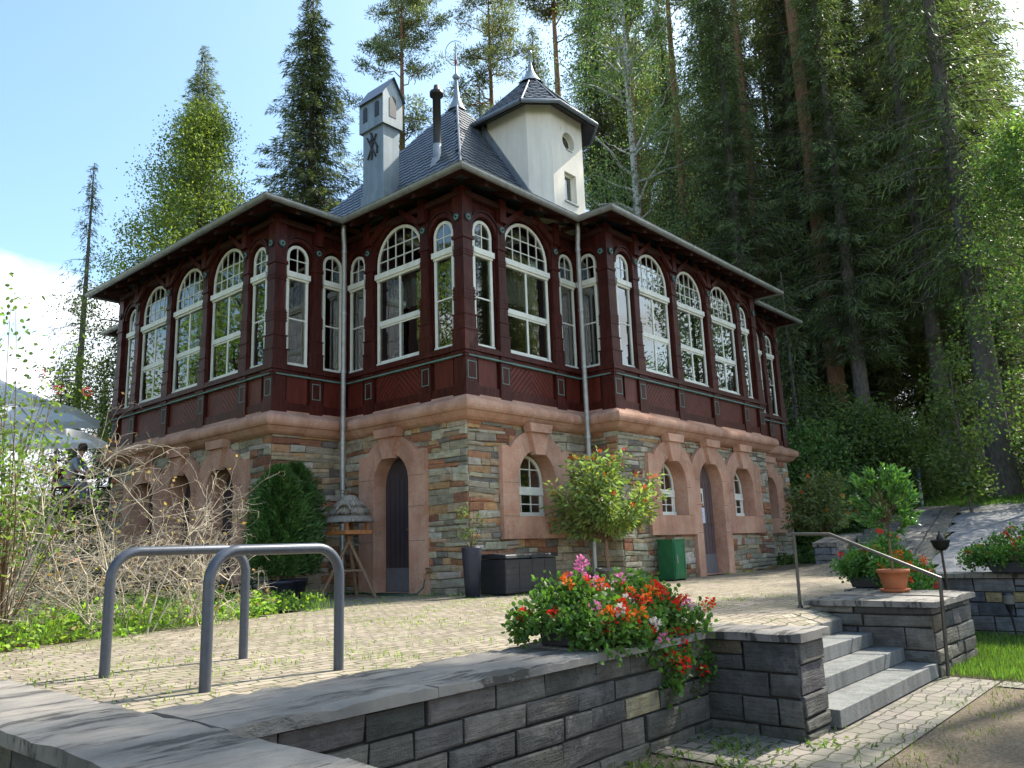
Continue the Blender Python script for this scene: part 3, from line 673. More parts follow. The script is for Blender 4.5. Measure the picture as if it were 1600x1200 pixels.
# posts of the timber storey
def post(F, c, w=.215, corner=0, rosette=True):
    """corner: 0 none, -1 wraps the start of the face, 1 wraps its end"""
    mb = MB(); mb.T = F
    def blk(hw, out_, z0, z1, m=0):
        if corner == 0: mb.box(c-hw, c+hw, -.005, out_, z0, z1, m)
        elif corner < 0: mb.box(-out_, hw*1.7, -hw*1.7, out_, z0, z1, m)
        else: mb.box(F.L-hw*1.7, F.L+out_, -hw*1.7, out_, z0, z1, m)
    h = w/2
    blk(h+.03, .072, 3.09, 3.34); blk(h+.015, .061, 3.34, 3.76); blk(h+.03, .079, 3.76, 3.80)
    blk(h+.045, .097, 3.80, 3.86); blk(h+.07, .119, 3.86, 3.92); blk(h+.05, .104, 3.92, 3.96)
    blk(h+.02, .083, 3.96, 4.22); blk(h+.032, .092, 4.22, 4.245); blk(h+.008, .074, 4.245, 4.47); blk(h+.024, .086, 4.47, 4.49)
    blk(h-.002, .068, 4.49, 4.74)
    for i in range(4): blk(h+.010, .076, 4.74+i*.05, 4.74+i*.05+.03)
    blk(h, .071, 4.735, 4.96)
    blk(h-.018, .058, 4.96, 5.50)
    for i in range(3): blk(h-.006, .068, 5.50+i*.045, 5.50+i*.045+.028)
    blk(h-.014, .060, 5.50, 5.80); blk(h+.01, .079, 5.80, 5.86); blk(h-.01, .065, 5.86, 6.72)
    # tapering bracket below the eaves
    if corner == 0: mb.prism([(c-h+.03, 6.30), (c+h-.03, 6.30), (c+h-.03, 6.73), (c-h+.03, 6.73)], .06, .13, ax=1)
    tr = MB(); tr.T = F
    # outlined pedestal panel
    if corner == 0: a0, a1, no = c-h+.02, c+h-.02, .062
    elif corner < 0: a0, a1, no = -.02, h*1.7-.0, .062
    else: a0, a1, no = F.L-h*1.7+.02, F.L+.02, .062
    for z in (3.40, 3.68): tr.box(a0, a1, no-.003, no+.004, z, z+.012)
    for s in (a0, a1-.012): tr.box(s, s+.012, no-.003, no+.004, 3.412, 3.68)
    o = mb.build('post', ['wood'], house)
    tr.build('panel_outline', 'teal', o)
    if rosette:
        r = MB(); cc_ = c if corner == 0 else (h*.5 if corner < 0 else F.L-h*.5)
        for rad, d0 in ((.075, .022), (.05, .036), (.022, .05)):
            vs = [F(cc_+rad*cos(2*pi*i/14), .064+d, 6.17+rad*sin(2*pi*i/14)) for d in (0, d0) for i in range(14)]
            r.add(vs, [tuple(range(14, 28))]+[(i, (i+1) % 14, 14+(i+1) % 14, 14+i) for i in range(14)], 1 if rad == .05 else 0)
        if corner:
            G = {('CR', -1): 'CL', ('CL', 1): 'CR'}
        r.build('rosette', ['black_iron', 'teal'], o)
    return o
POSTS = {'CR': [.90, 2.42], 'CL': [3.12-2.42, 3.12-.90], 'LWs': [.84], 'RW': [.91, 2.39, 3.91, 5.40], 'LW': [.94, 2.42, 3.93, 5.42], 'FR': [.68, 2.2], 'FL': [.9, 2.42]}
for k, l in POSTS.items():
    for s in l: post(FC[k], s)
for k, sg in (('CR', -1), ('RW', -1), ('RW', 1), ('FR', 1), ('FL', -1), ('LW', -1), ('LW', 1)): post(FC[k], 0, corner=sg)
# second rosette on the other side of the corner posts (their own small discs)
for F, s in ((FC['CL'], FC['CL'].L-.06), (FC['LWs'], .06), (FC['RWs'], FC['RWs'].L-.06)):
    r = MB()
    for rad, d0 in ((.075, .022), (.05, .036), (.022, .05)):
        vs = [F(s+rad*cos(2*pi*i/14), .064+d, 6.17+rad*sin(2*pi*i/14)) for d in (0, d0) for i in range(14)]
        r.add(vs, [tuple(range(14, 28))]+[(i, (i+1) % 14, 14+(i+1) % 14, 14+i) for i in range(14)], 1 if rad == .05 else 0)
    r.build('rosette', ['black_iron', 'teal'], house)
# eaves: soffit, fascia, rafters, gutter
EV = .50
sf = MB(); sweep(sf, [(-.02, 6.93), (EV, 6.70), (EV, 6.78), (.0, 7.0)], 0)
for k, F in FC.items():
    if k in ('E', 'B'): continue
    sf.T = F; q = int(F.L/.62)
    for i in range(q+1):
        s = .12+(F.L-.24)*i/max(1, q)
        sf.add([(s-.045, -.01, 6.84), (s+.045, -.01, 6.84), (s+.045, EV-.03, 6.61), (s-.045, EV-.03, 6.61), (s-.045, -.01, 6.93), (s+.045, -.01, 6.93), (s+.045, EV-.03, 6.71), (s-.045, EV-.03, 6.71)], [(0, 1, 2, 3), (4, 5, 6, 7), (0, 1, 5, 4), (1, 2, 6, 5), (2, 3, 7, 6), (3, 0, 4, 7)])
    sf.box(0, F.L, -.01, .10, 6.55, 6.64); sf.T = None
sf.build('eaves_soffit', 'soffit_wood', house)
gt = MB(); gp_ = [(EV+.065+.065*cos(t), 6.735+.065*sin(t)) for t in [pi-pi*.06*0+pi*i/8 for i in range(9)]]
sweep(gt, [(EV, 6.76)]+[(EV+.065-.065*cos(pi*i/8), 6.745-.075*sin(pi*i/8)) for i in range(9)]+[(EV+.14, 6.755), (EV+.13, 6.76)]+[(EV+.065+.055*cos(pi*i/8), 6.745-.065*sin(pi*i/8)) for i in range(9)], smooth=False)
for k, F in FC.items():
    if k in ('E', 'B'): continue
    gt.T = F; q = int(F.L/.75)
    for i in range(q+1):
        s = .05+(F.L-.1)*i/max(1, q)
        pr_ = [(s+d, EV+.065-.071*cos(pi*j/8), 6.745-.081*sin(pi*j/8)) for d in (-.012, .012) for j in range(9)]
        gt.add(pr_, [(j, j+1, 9+j+1, 9+j) for j in range(8)])
    gt.T = None
gt.build('gutter', 'zinc', house)
def pipe(x, y, sx, sy, zb):
    mb = MB(); gx_, gy_ = x-.14*sx*1, y-.14*sy*1
    mb.tube([(gx_, gy_, 6.70), (gx_, gy_, 6.55), (x, y, 6.30), (x, y, zb)], .045, 12)
    for z in (6.2, 5.0, 3.9, 2.6, 1.5): mb.tube([(x, y, z), (x, y, z+.04)], .054, 12)
    mb.box(x-.01, x+abs(.3*sx)+.01 if sx < 0 else x+.01, y-.01, y+.01, 3.92, 3.94)
    return mb.build('downpipe', 'zinc', house)
pipe(-.36, 2.76, .6, .6, .05); pipe(2.76, -.36, .6, .6, .05)
# roofs
def tri_slope(mb, pts, m=0, c=(.07, .08, .09)): mb.add(pts, [tuple(range(len(pts)))], m, c)
rf = MB(); Z0 = 6.785
def hip(x0, x1, y0, y1, z, p, m=0):
    w, d = x1-x0, y1-y0; h = min(w, d)/2
    a = (x0+h, y0+h, z+h*p) if w >= d else (x0+h, y0+h, z+h*p); b = (x1-h, y0+h, z+h*p) if w >= d else (x0+h, y1-h, z+h*p)
    c = [(x0, y0, z), (x1, y0, z), (x1, y1, z), (x0, y1, z)]
    if w >= d: rf.add(c+[a, b], [(0, 1, 5, 4), (1, 2, 5), (2, 3, 4, 5), (3, 0, 4)], m, (.075, .085, .1))
    else: rf.add(c+[a, b], [(0, 1, 4), (1, 2, 5, 4), (2, 3, 5), (3, 0, 4, 5)], m, (.075, .085, .1))
e = EV+.03
hip(-e, 12.5+e, -e, 12.5+e, Z0, .2); hip(-1.57-e, 8, 3.12-e, 9.45+e, Z0+.004, .2); hip(3.1-e, 9.4+e, -.76-e, 8, Z0+.007, .2)
def slope_tiles(mb, poly, tw=.20, th=.135, cols=None):
    P = [Vector(p) for p in poly]; u = (P[1]-P[0]).normalized(); n = u.cross(P[2]-P[0]).normalized()
    if n.z < 0: n = -n
    v = n.cross(u)
    if v.z < 0: v = -v
    q = [((p-P[0]).dot(u), (p-P[0]).dot(v)) for p in P]
    def inside(a, b):
        c = False; j = len(q)-1
        for i in range(len(q)):
            if (q[i][1] > b) != (q[j][1] > b) and a < (q[j][0]-q[i][0])*(b-q[i][1])/(q[j][1]-q[i][1])+q[i][0]: c = not c
            j = i
        return c
    mb.add([P[i]-n*.006 for i in range(len(P))], [tuple(range(len(P)))], 0, (.04, .045, .055))
    a0 = min(a for a, b in q); a1 = max(a for a, b in q); b1 = max(b for a, b in q); r = 0; b = 0
    while b < b1:
        a = a0+(tw/2 if r % 2 else 0)-tw
        while a < a1:
            def ins(x, y): return inside(min(max(x, a0+.001), a1-.001), y)
            cx = a+tw/2
            if inside(cx, b+th*.5):
                k = rnd(.7, 1.35); col = (.085*k, .10*k, .125*k)
                L_ = a+.004 if ins(a+.02, b+th*.5) else cx-.02; R_ = a+tw-.004 if ins(a+tw-.02, b+th*.5) else cx+.02
                vs = [(L_, b+.03, .020), (a+tw*.3 if L_ < cx-.03 else L_, b-.012, .024), (a+tw*.72 if R_ > cx+.03 else R_, b-.012, .024), (R_, b+.03, .020), (R_, b+th+.03, .004), (L_, b+th+.03, .004)]
                vs2 = [P[0]+u*x+v*y+n*(z+rnd(-.001, .001)) for x, y, z in vs]; vs3 = [w-n*.014 for w in vs2[:4]]
                mb.add(vs2+vs3, [(0, 1, 2, 3, 4, 5), (0, 6, 7, 1), (1, 7, 8, 2), (2, 8, 9, 3)], 0, col)
            a += tw
        b += th; r += 1
ax, ay, az = 2.03, 2.08, 10.03; bz = 7.06; bo = .15   # corner tent with a bell-cast foot
yl = 5.3; e2 = -EV-.03
bell = [(bo, bo, bz), (bo, yl, bz+.35)]
tent = MB()
# left slope (faces -X), lower skirt then steep part, running up to the hip on the far side
slope_tiles(tent, [(e2, 5.2, Z0+.02), (e2, e2, Z0+.02), (bo, bo, bz), (bo, 5.0, bz)])
slope_tiles(tent, [(bo, 5.9, bz), (bo, bo, bz), (ax, ay, az)])
slope_tiles(tent, [(e2, e2, Z0+.02), (4.4, e2, Z0+.02), (4.1, bo, bz), (bo, bo, bz)])
slope_tiles(tent, [(bo, bo, bz), (4.3, bo, bz), (ax, ay, az)])
tent.add([(bo, 5.9, bz), (ax, ay, az), (6, 6, bz)], [(0, 1, 2)], 0, (.06, .07, .08)); tent.add([(4.3, bo, bz), (ax, ay, az), (6, 6, bz)], [(0, 1, 2)], 0, (.06, .07, .08))
tent.tube([(e2+.02, e2+.02, Z0+.035), (bo, bo, bz+.02), (ax, ay, az+.02)], .025, 6, 0, c=(.10, .12, .14))
tent.add(*( [[(x, y, z) for x, y, z in rf.v], rf.f] ), 0, (.075, .085, .1))
tent.build('slate_roof', 'shingle', house)
def finial(x, y, z, h, name, ringed):
    mb = MB()
    mb.lathe([(.20, -.20), (.13, -.04), (.08, .08), (.055, .25), (.04, .45), (.03, h*.45)], x, y, 12, z0=z)
    mb.lathe([(0, h*.36), (.05, h*.38), (.085, h*.42), (.05, h*.46), (.022, h*.48), (.018, h*.7), (.012, h)], x, y, 12, z0=z)
    if ringed:
        d = Vector((.66, -.75, 0))
        mb.tube([Vector((x, y, z+h*.82))+d*(.22*cos(2*pi*i/20))+Vector((0, 0, .30*sin(2*pi*i/20))) for i in range(3, 20)], .009, 5)
        mb.box(x-.02, x+.02, y-.02, y+.02, z+h*.62, z+h*.70, 1)
    else: mb.lathe([(0, h*.93), (.05, h*.95), (.05, h), (0, h*1.02)], x, y, 10, z0=z, m=2)
    return mb.build(name, ['sheet_metal', 'red_cloth', 'black_iron'], house)
finial(ax, ay, az, 1.45, 'finial', True)
# chimney clad in sheet metal, with a gabled head
ch = MB(); x0, x1, y0, y1 = .15, .55, 2.24, 2.86
ch.box(x0, x1, y0, y1, 6.95, 8.97)
ch.box(x0-.03, x1+.03, y0-.03, y1+.03, 6.9, 7.5)
chim = ch.build('chimney', 'sheet_metal', house, bevel=.006)
hd = MB(); a0, a1, b0, b1 = x0-.05, x1+.05, y0-.05, y1+.06; xm = (a0+a1)/2
for yy in (b0, b1): hd.add([(a0, yy, 8.86), (a1, yy, 8.86), (a1, yy, 9.50), (xm, yy, 9.88), (a0, yy, 9.50)], [(0, 1, 2, 3, 4)])
hd.add([(a0, b0, 8.86), (a0, b1, 8.86), (a0, b1, 9.5), (a0, b0, 9.5)], [(0, 1, 2, 3)]); hd.add([(a1, b0, 8.86), (a1, b1, 8.86), (a1, b1, 9.5), (a1, b0, 9.5)], [(0, 1, 2, 3)])
hd.add([(a0, b0, 8.86), (a1, b0, 8.86), (a1, b1, 8.86), (a0, b1, 8.86)], [(0, 1, 2, 3)])
hdo = hd.build('chimney_head', 'sheet_metal', chim)
def arch_patch(mb, fn, c, w, zb, zt, off, m=0):
    pts = [(c-w, zb)]+arch_pts(c, w, zt-w, zt, 8)+[(c+w, zb)]; mb.add([fn(a, off, z) for a, z in pts]+[fn(a, 0, z) for a, z in pts], [tuple(range(len(pts)))]+[(i, (i+1) % len(pts), len(pts)+(i+1) % len(pts), len(pts)+i) for i in range(len(pts))], m)
FX = lambda a, o, z: (a0-o, a, z); FY = lambda a, o, z: (a, b0-o, z)
for fn_, c_, w_, zt_ in ((FX, 2.37, .065, 9.38), (FX, 2.73, .065, 9.38), (FY, xm, .085, 9.5)): ho = MB(); arch_patch(ho, fn_, c_, w_, 9.05, zt_, .006); ho.build('smoke_opening', 'black_iron', hdo)
hr = MB(); hr.add([(a0-.05, b0-.05, 9.45), (a0-.05, b1+.05, 9.45), (xm, b1+.05, 9.915), (xm, b0-.05, 9.915), (a1+.05, b0-.05, 9.45), (a1+.05, b1+.05, 9.45)], [(0, 1, 2, 3), (3, 2, 5, 4)], 0, (.09, .10, .12)); hrr = hr.build('head_roof', 'shingle', hdo)
em = MB()
for a, b in (((2.46, 8.25), (2.72, 8.72)), ((2.40, 8.42), (2.62, 8.80)), ((2.70, 8.25), (2.44, 8.72)), ((2.42, 8.30), (2.42, 8.44)), ((2.50, 8.62), (2.66, 8.62)), ((2.58, 8.22), (2.58, 8.78))):
    em.tube([(x0-.015, a[0], a[1]), (x0-.015, b[0], b[1])], .018, 5)
em.build('iron_emblem', 'black_iron', chim)
fl = MB(); fl.lathe([(.20, -.35), (.11, .05), (.085, .06), (.085, .35)], .75, 1.36, 14, z0=7.95); fl.lathe([(.08, .35), (.08, 1.38), (.135, 1.38), (.135, 1.46), (.07, 1.47), (.05, 1.6), (0, 1.6)], .75, 1.36, 14, 1, z0=7.95)
fl.build('flue_pipe', ['zinc', 'black_iron'], house)
# round-cornered stair tower
tw_ = [(2.22, .34), (2.58, 0.0), (3.60, 0.0), (3.95, .34), (3.95, 1.40), (3.60, 1.75), (2.58, 1.75), (2.22, 1.40)]
def offs(poly, d):
    cx_ = sum(p[0] for p in poly)/len(poly); cy_ = sum(p[1] for p in poly)/len(poly); o = []
    for i in range(len(poly)):
        a = Vector(poly[i-1]); b = Vector(poly[i]); c = Vector(poly[(i+1) % len(poly)]); n1 = Vector(((b-a).y, -(b-a).x)).normalized(); n2 = Vector(((c-b).y, -(c-b).x)).normalized()
        q = (n1+n2).normalized(); k = d/max(.3, q.dot(n1)); o.append((b.x+q.x*k, b.y+q.y*k))
    return o
tb = MB(); ZT = 9.36
FT = Face(tw_[1], tw_[2])
for i in range(8):
    F = Face(tw_[i], tw_[(i+1) % 8])
    if i == 1:
        # face with the round light and the slit window: built as a plate with two holes
        tb.T = F; cx_, cz_, R_ = .545, 8.74, .20; wx0, wx1, wz0, wz1 = .36, .74, 7.42, 8.05
        q = lambda a, b, lo, hi: tb.add([(a, 0, lo), (b, 0, lo), (b, 0, hi), (a, 0, hi)], [(0, 1, 2, 3)])
        q(0, F.L, 6.7, wz0); q(0, wx0, wz0, wz1); q(wx1, F.L, wz0, wz1); q(0, F.L, wz1, 8.5)
        q(0, cx_-.25, 8.5, 8.98); q(cx_+.25, F.L, 8.5, 8.98); q(0, F.L, 8.98, ZT)
        K = 24
        for j in range(K):
            t0, t1 = 2*pi*j/K, 2*pi*(j+1)/K
            def sq(t): m_ = max(abs(cos(t))/.25, abs(sin(t))/.24); return (cx_+cos(t)/m_, cz_+sin(t)/m_)
            p0, p1 = (cx_+R_*cos(t0), cz_+R_*sin(t0)), (cx_+R_*cos(t1), cz_+R_*sin(t1)); s0_, s1_ = sq(t0), sq(t1)
            tb.add([(p0[0], 0, p0[1]), (p1[0], 0, p1[1]), (s1_[0], 0, s1_[1]), (s0_[0], 0, s0_[1])], [(0, 1, 2, 3)])
            tb.add([(p0[0], 0, p0[1]), (p1[0], 0, p1[1]), (p1[0], -.16, p1[1]), (p0[0], -.16, p0[1])], [(0, 1, 2, 3)])
        for a, b in (((wx0, wz0), (wx1, wz0)), ((wx1, wz0), (wx1, wz1)), ((wx1, wz1), (wx0, wz1)), ((wx0, wz1), (wx0, wz0))):
            tb.add([(a[0], 0, a[1]), (b[0], 0, b[1]), (b[0], -.14, b[1]), (a[0], -.14, a[1])], [(0, 1, 2, 3)])
        tb.T = None
    else:
        tb.T = F; tb.add([(0, 0, 6.7), (F.L, 0, 6.7), (F.L, 0, ZT), (0, 0, ZT)], [(0, 1, 2, 3)]); tb.T = None
tower = tb.build('stair_tower', 'plaster', house)
wn = MB(); wn.T = FT; wn.box(.36, .40, -.14, -.09, 7.42, 8.05); wn.box(.70, .74, -.14, -.09, 7.42, 8.05); wn.box(.40, .70, -.14, -.09, 7.42, 7.46); wn.box(.40, .70, -.14, -.09, 8.01, 8.05); wn.box(.33, .77, -.14, .03, 7.385, 7.42, 1)
w1_ = wn.build('tower_window', ['frame_white', 'zinc'], tower); g = MB(); g.T = FT; g.box(.40, .70, -.13, -.12, 7.46, 8.01); g.build('pane', 'glass', w1_)
rw = MB(); rw.T = FT
for j in range(24):
    t0, t1 = 2*pi*j/24, 2*pi*(j+1)/24; o_, i__ = .2, .165
    rw.add([(.545+r_*cos(t), -.12, 8.74+r_*sin(t)) for r_, t in ((o_, t0), (o_, t1), (i__, t1), (i__, t0))], [(0, 1, 2, 3)])
rw.box(.545-.1, .545+.1, -.16, .02, 8.545, 8.56, 1)
w2_ = rw.build('round_window', ['frame_white', 'zinc'], tower); g = MB(); g.T = FT; g.add([(.545+.17*cos(2*pi*j/20), -.13, 8.74+.17*sin(2*pi*j/20)) for j in range(20)], [tuple(range(20))]); g.build('pane', 'glass', w2_, fixn=False)
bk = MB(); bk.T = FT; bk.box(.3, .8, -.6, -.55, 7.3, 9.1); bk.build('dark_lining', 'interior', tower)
tr_ = MB(); ov = offs(tw_, .27); tcx, tcy = 3.085, .87; apx = (tcx, tcy, 10.60)
for i in range(8):
    a, b = ov[i], ov[(i+1) % 8]; slope_tiles(tr_, [(a[0], a[1], 9.28), (b[0], b[1], 9.28), apx], .19, .125)
    tr_.tube([(a[0], a[1], 9.30), (apx[0], apx[1], apx[2]+.01)], .018, 5, c=(.10, .12, .14))
tro = tr_.build('tower_roof', 'shingle', tower)
ts = MB(); o2 = offs(tw_, .28)
for i in range(8):
    a, b = ov[i], ov[(i+1) % 8]; c_, d_ = tw_[i], tw_[(i+1) % 8]
    ts.add([(c_[0], c_[1], 9.34), (d_[0], d_[1], 9.34), (b[0], b[1], 9.20), (a[0], a[1], 9.20)], [(0, 1, 2, 3)]); ts.add([(a[0], a[1], 9.19), (b[0], b[1], 9.19), (b[0], b[1], 9.275), (a[0], a[1], 9.275)], [(0, 1, 2, 3)])
ts.build('tower_soffit', 'black_iron', tower)
tg = MB(); og = offs(tw_, .31); tg.tube([(p[0], p[1], 9.245) for p in og+[og[0]]], .045, 8, cap=False); tg.build('tower_gutter', 'zinc_dark', tower)
fm = MB(); fm.lathe([(.26, -.2), (.15, -.04), (.07, .10), (.03, .28), (.018, .5), (.045, .52), (.045, .60), (0, .61)], tcx, tcy, 12, z0=10.60); fm.build('tower_finial', 'sheet_metal', tower)
fa = MB(); fa.box(2.14, 2.23, .18, .30, 7.03, 7.35)
fa.add([(2.16, .20, 7.0), (2.16, .20, 7.32), (2.16, 1.5, 9.36), (2.16, 1.5, 9.02), (2.24, .20, 7.0), (2.24, .20, 7.32), (2.24, 1.5, 9.36), (2.24, 1.5, 9.02)], [(0, 1, 2, 3), (4, 5, 6, 7), (1, 2, 6, 5), (0, 1, 5, 4), (0, 3, 7, 4)]); fa.build('roof_flashing', 'zinc_dark', tower)
# interior: floor, ceiling and back partitions so that the rooms read dark behind the glass
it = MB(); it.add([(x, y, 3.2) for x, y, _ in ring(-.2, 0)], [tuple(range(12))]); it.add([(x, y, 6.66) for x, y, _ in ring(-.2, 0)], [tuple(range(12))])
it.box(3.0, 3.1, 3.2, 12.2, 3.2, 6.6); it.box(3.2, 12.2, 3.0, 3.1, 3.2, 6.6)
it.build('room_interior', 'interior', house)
# inside things seen through the glass
def table_lamp(x, y, z, label):
    t = thing('table_lamp', label, 'lamp', (x, y, z))
    m1 = MB(); m1.lathe([(0, 0), (.06, 0), (.05, .02), (.012, .05), (.012, .30)], 0, 0, 12); m1.build('lamp_base', 'brass', t)
    m2 = MB(); m2.lathe([(.11, .26), (.075, .50)], 0, 0, 16); m2.build('lamp_shade', 'lamp_shade', t)
table_lamp(.32, 1.25, 4.0, 'small white lampshade standing in the window left of the corner post')
va = MB(); va.lathe([(0, 0), (.05, 0), (.09, .12), (.10, .22), (.06, .34), (.05, .40)], 0, 0, 16); vo = va.build('vase', 'white_paint'); vo.location = (-1.28, 3.36, 3.97); tag(vo, 'white vase on the sill of the narrow window by the left wing corner', 'vase')
# notices on the door of the right wing
pf = FC['RW']
ps = MB(); ps.T = pf; ps.box(3.04, 3.34, -.158, -.150, 1.42, 1.78, 0); ps.box(3.06, 3.32, -.150, -.148, 1.42, 1.47, 1)
for s, h_ in ((3.11, .22), (3.19, .26), (3.27, .20)):
    ps.box(s-.02, s+.02, -.150, -.147, 1.49, 1.49+h_*.8, 2); ps.tube([(s, -.149, 1.49+h_*.8+.015), (s, -.145, 1.49+h_*.8+.015)], .018, 8, 2)
tag(ps.build('poster', ['lamp_shade', 'terracotta', 'black_iron']), 'picture poster with dark figures on the brown door between two small windows', 'poster')
pp = MB(); pp.T = pf; pp.box(3.08, 3.36, -.158, -.152, 1.06, 1.38, 0)
for i in range(5): pp.box(3.12, 3.30 if i % 2 else 3.26, -.152, -.151, 1.32-i*.045, 1.327-i*.045, 1)
tag(pp.build('paper_notice', ['paper', 'zinc_dark']), 'pale blue paper notice hanging below the poster on the brown door', 'notice')
# small pipe at the left wing and tap with hose by the left door
tp = thing('water_tap', 'brass water tap on the rubble wall right of the dark arched door', 'tap', (-.05, .86, .35))
m1 = MB(); m1.tube([(.05, 0, 0), (-.08, 0, 0), (-.12, 0, -.03), (-.12, 0, -.10)], .014, 8); m1.build('spout', 'brass', tp)
m1 = MB(); m1.tube([(-.05, 0, 0), (-.05, 0, .06)], .01, 6); m1.tube([(-.05, -.05, .06), (-.05, .05, .06)], .014, 6); m1.build('tap_handle', 'brass', tp)
hs = MB(); pts = [(-.17, .86, .25), (-.18, .88, .12), (-.25, .95, .03)]+[(-.35-.15*sin(i*.7), 1.0+i*.22, .022) for i in range(12)]; hs.tube(pts, .012, 6); tag(hs.build('garden_hose', 'hose'), 'thin green garden hose lying along the foot of the house wall', 'hose')

# ------------------------------------------------------------------ foreground walls and steps
SLB = [((.108, .10, .093), 5), ((.145, .132, .118), 5), ((.078, .075, .074), 4), ((.185, .166, .138), 2.5), ((.13, .104, .075), 1.5)]
SLG = [((.15, .17, .19), 5), ((.19, .20, .21), 4), ((.12, .135, .155), 4)]
def slabs(mb, x0, x1, y0, y1, z, t, axis, lens, seed=0):
    """coping slabs laid end to end, slightly uneven edges, cleft top"""
    r = random.Random(seed); a, b = (x0, x1) if axis == 0 else (y0, y1); p = a
    i = 0
    while p < b-.02:
        l = lens[i % len(lens)]*r.uniform(.9, 1.1); i += 1
        if p+l > b-.3: l = b-p
        n_ = max(2, int(l/.08)); dz = r.uniform(-.004, .004); m_ = 6
        lo, hi = (y0, y1) if axis == 0 else (x0, x1)
        ed = [(r.uniform(-.012, .006), r.uniform(-.008, .014)) for _ in range(n_+1)]
        vs = []
        for j in range(n_+1):
            s = p+.003+(l-.006)*j/n_
            for k in range(m_+1):
                w = lo+(hi-lo)*k/m_
                if k == 0: w -= ed[j][0]*.4
                if k == m_: w += ed[j][1]
                zz = z+dz+(.004*sin(s*9+w*5+seed)+r.uniform(-.0022, .0022)-(.010 if k in (0, m_) and r.random() < .3 else 0))
                vs.append((s, w, zz) if axis == 0 else (w, s, zz))
        K = m_+1; fs = [(j*K+k, (j+1)*K+k, (j+1)*K+k+1, j*K+k+1) for j in range(n_) for k in range(m_)]
        mb.add(vs, fs, 0, smooth=False)
        bot = [(v[0], v[1], z-t) for v in vs]; per = [j*K for j in range(n_+1)]+[n_*K+k for k in range(1, K)]+[j*K+K-1 for j in range(n_-1, -1, -1)]+[k for k in range(K-2, 0, -1)]
        pv = [vs[q] for q in per]+[bot[q] for q in per]; q_ = len(per)
        mb.add(pv, [(k, (k+1) % q_, q_+(k+1) % q_, q_+k) for k in range(q_)]+[tuple(range(q_, 2*q_))], 0)
        p += l
def block_wall(name, faces, label, caps, pal=SLB, special=(), hr=(.11, .20), lr=(.24, .58), core=None, cat='wall', mort='mortar_dark'):
    t = thing(name, label, cat, (0, 0, 0))
    mb = MB()
    for (p0, p1, z0, z1) in faces:
        F = Face(p0, p1)
        lay(mb, F, 0, F.L, z0, z1, hr, lr, pal, None, (.004, .022), .007, 0, special)
    for c in core or []: mb.box(*c, m=1)
    mb.build('stone_courses', ['slate_block', mort], t)
    cp = MB()
    for a in caps: slabs(cp, *a)
    cp.build('coping', 'coping', t)
    return t
CZ = .085
random.seed(21)
block_wall('garden_wall', [((-7.55, -6.0), (-3.82, -6.0), -.62, CZ-.055), ((-3.82, -5.99), (-3.82, -6.66), -.62, CZ-.055), ((-3.82, -6.66), (-3.42, -6.66), -.62, CZ-.055), ((-3.42, -6.66), (-3.42, -5.5), -.62, CZ-.055)],
           'low dark slate block wall with grey coping running from the bicycle hoops to the pier left of the steps', [(-7.44, -3.88, -6.05, -5.38, CZ, .05, 0, [1.1, 1.25, .9], 3), (-3.87, -3.375, -6.71, -5.38, CZ+.004, .055, 1, [1.4], 8)],
           special=[(2.78, -.24, (.46, .38, .22))], core=[(-7.5, -3.86, -5.97, -5.45, -.7, CZ-.06), (-3.80, -3.44, -6.64, -5.45, -.7, CZ-.061)])
random.seed(5)
block_wall('corner_wall', [((-7.88, 2.0), (-7.88, -9.2), -1.2, CZ-.055), ((-7.50, -6.05), (-7.50, -9.2), -1.2, CZ-.055)][:1]+[((-7.5, -9.2), (-7.5, -6.05), -1.2, CZ-.055)],
           'low wall with broad grey flagstone coping crossing the bottom left corner', [(-7.93, -7.455, -9.2, 2.0, CZ+.002, .055, 1, [1.35, 1.1, 1.6], 5)], core=[(-7.85, -7.53, -9.15, 1.95, -1.2, CZ-.06)])
random.seed(9)
block_wall('stair_pier', [((-.97, -5.62), (-.97, -6.73), -.62, .035), ((-.97, -6.73), (.42, -6.73), -.62, .035)], 'dark stone pier right of the steps carrying the orange plant pot',
           [(-1.02, .47, -6.79, -5.58, .09, .055, 0, [.78, .8], 4)], core=[(-.95, .40, -6.70, -5.64, -.7, .03)])
random.seed(12)
block_wall('retaining_wall', [((2.45, -5.5), (2.45, -12.5), -.66, .12), ((.42, -5.78), (2.45, -5.78), -.66, .05)], 'bluish grey block retaining wall behind the strip of lawn at the right edge', [(2.38, 2.80, -12.5, -5.5, .185, .06, 1, [1.3, 1.0], 6), (.48, 2.42, -5.85, -5.45, .10, .05, 0, [1.0], 7)],
           pal=SLG, special=[(1.0, -.16, (.40, .32, .17))], core=[(2.47, 2.75, -12.4, -5.5, -.7, .12), (.45, 2.40, -5.76, -5.5, -.7, .05)])
# steps
random.seed(3)
stp = MB(); sx0, sx1 = -3.40, -1.0
for i, (yf, z) in enumerate(((-5.935, -.08), (-6.20, -.20), (-6.465, -.32), (-6.73, -.44))):
    n_ = 10
    stp.box(sx0, sx1, yf, yf+(.33 if i else .28), z-.118+.0005*i, z, 0)
steps = tag(stp.build('stone_steps', ['granite'], bevel=.006), 'flight of four grey granite steps between two dark stone piers', 'steps')
rl = thing('handrail', 'thin dark steel handrail with two posts at the right side of the granite steps', 'handrail', (-.9, -5.5, -.06))
m1 = MB(); rx = 0.
m1.tube([(0, 0, 0), (0, -.01, .79)], .017, 8); m1.build('rail_post', 'rail_steel', rl)
m1 = MB(); m1.tube([(0, -1.28, -.50), (0, -1.32, .345)], .017, 8); m1.build('rail_post', 'rail_steel', rl)
m1 = MB(); m1.tube([(0, .02, .79), (0, -.37, .775), (0, -1.33, .345)], .016, 8); m1.build('top_rail', 'rail_steel', rl)
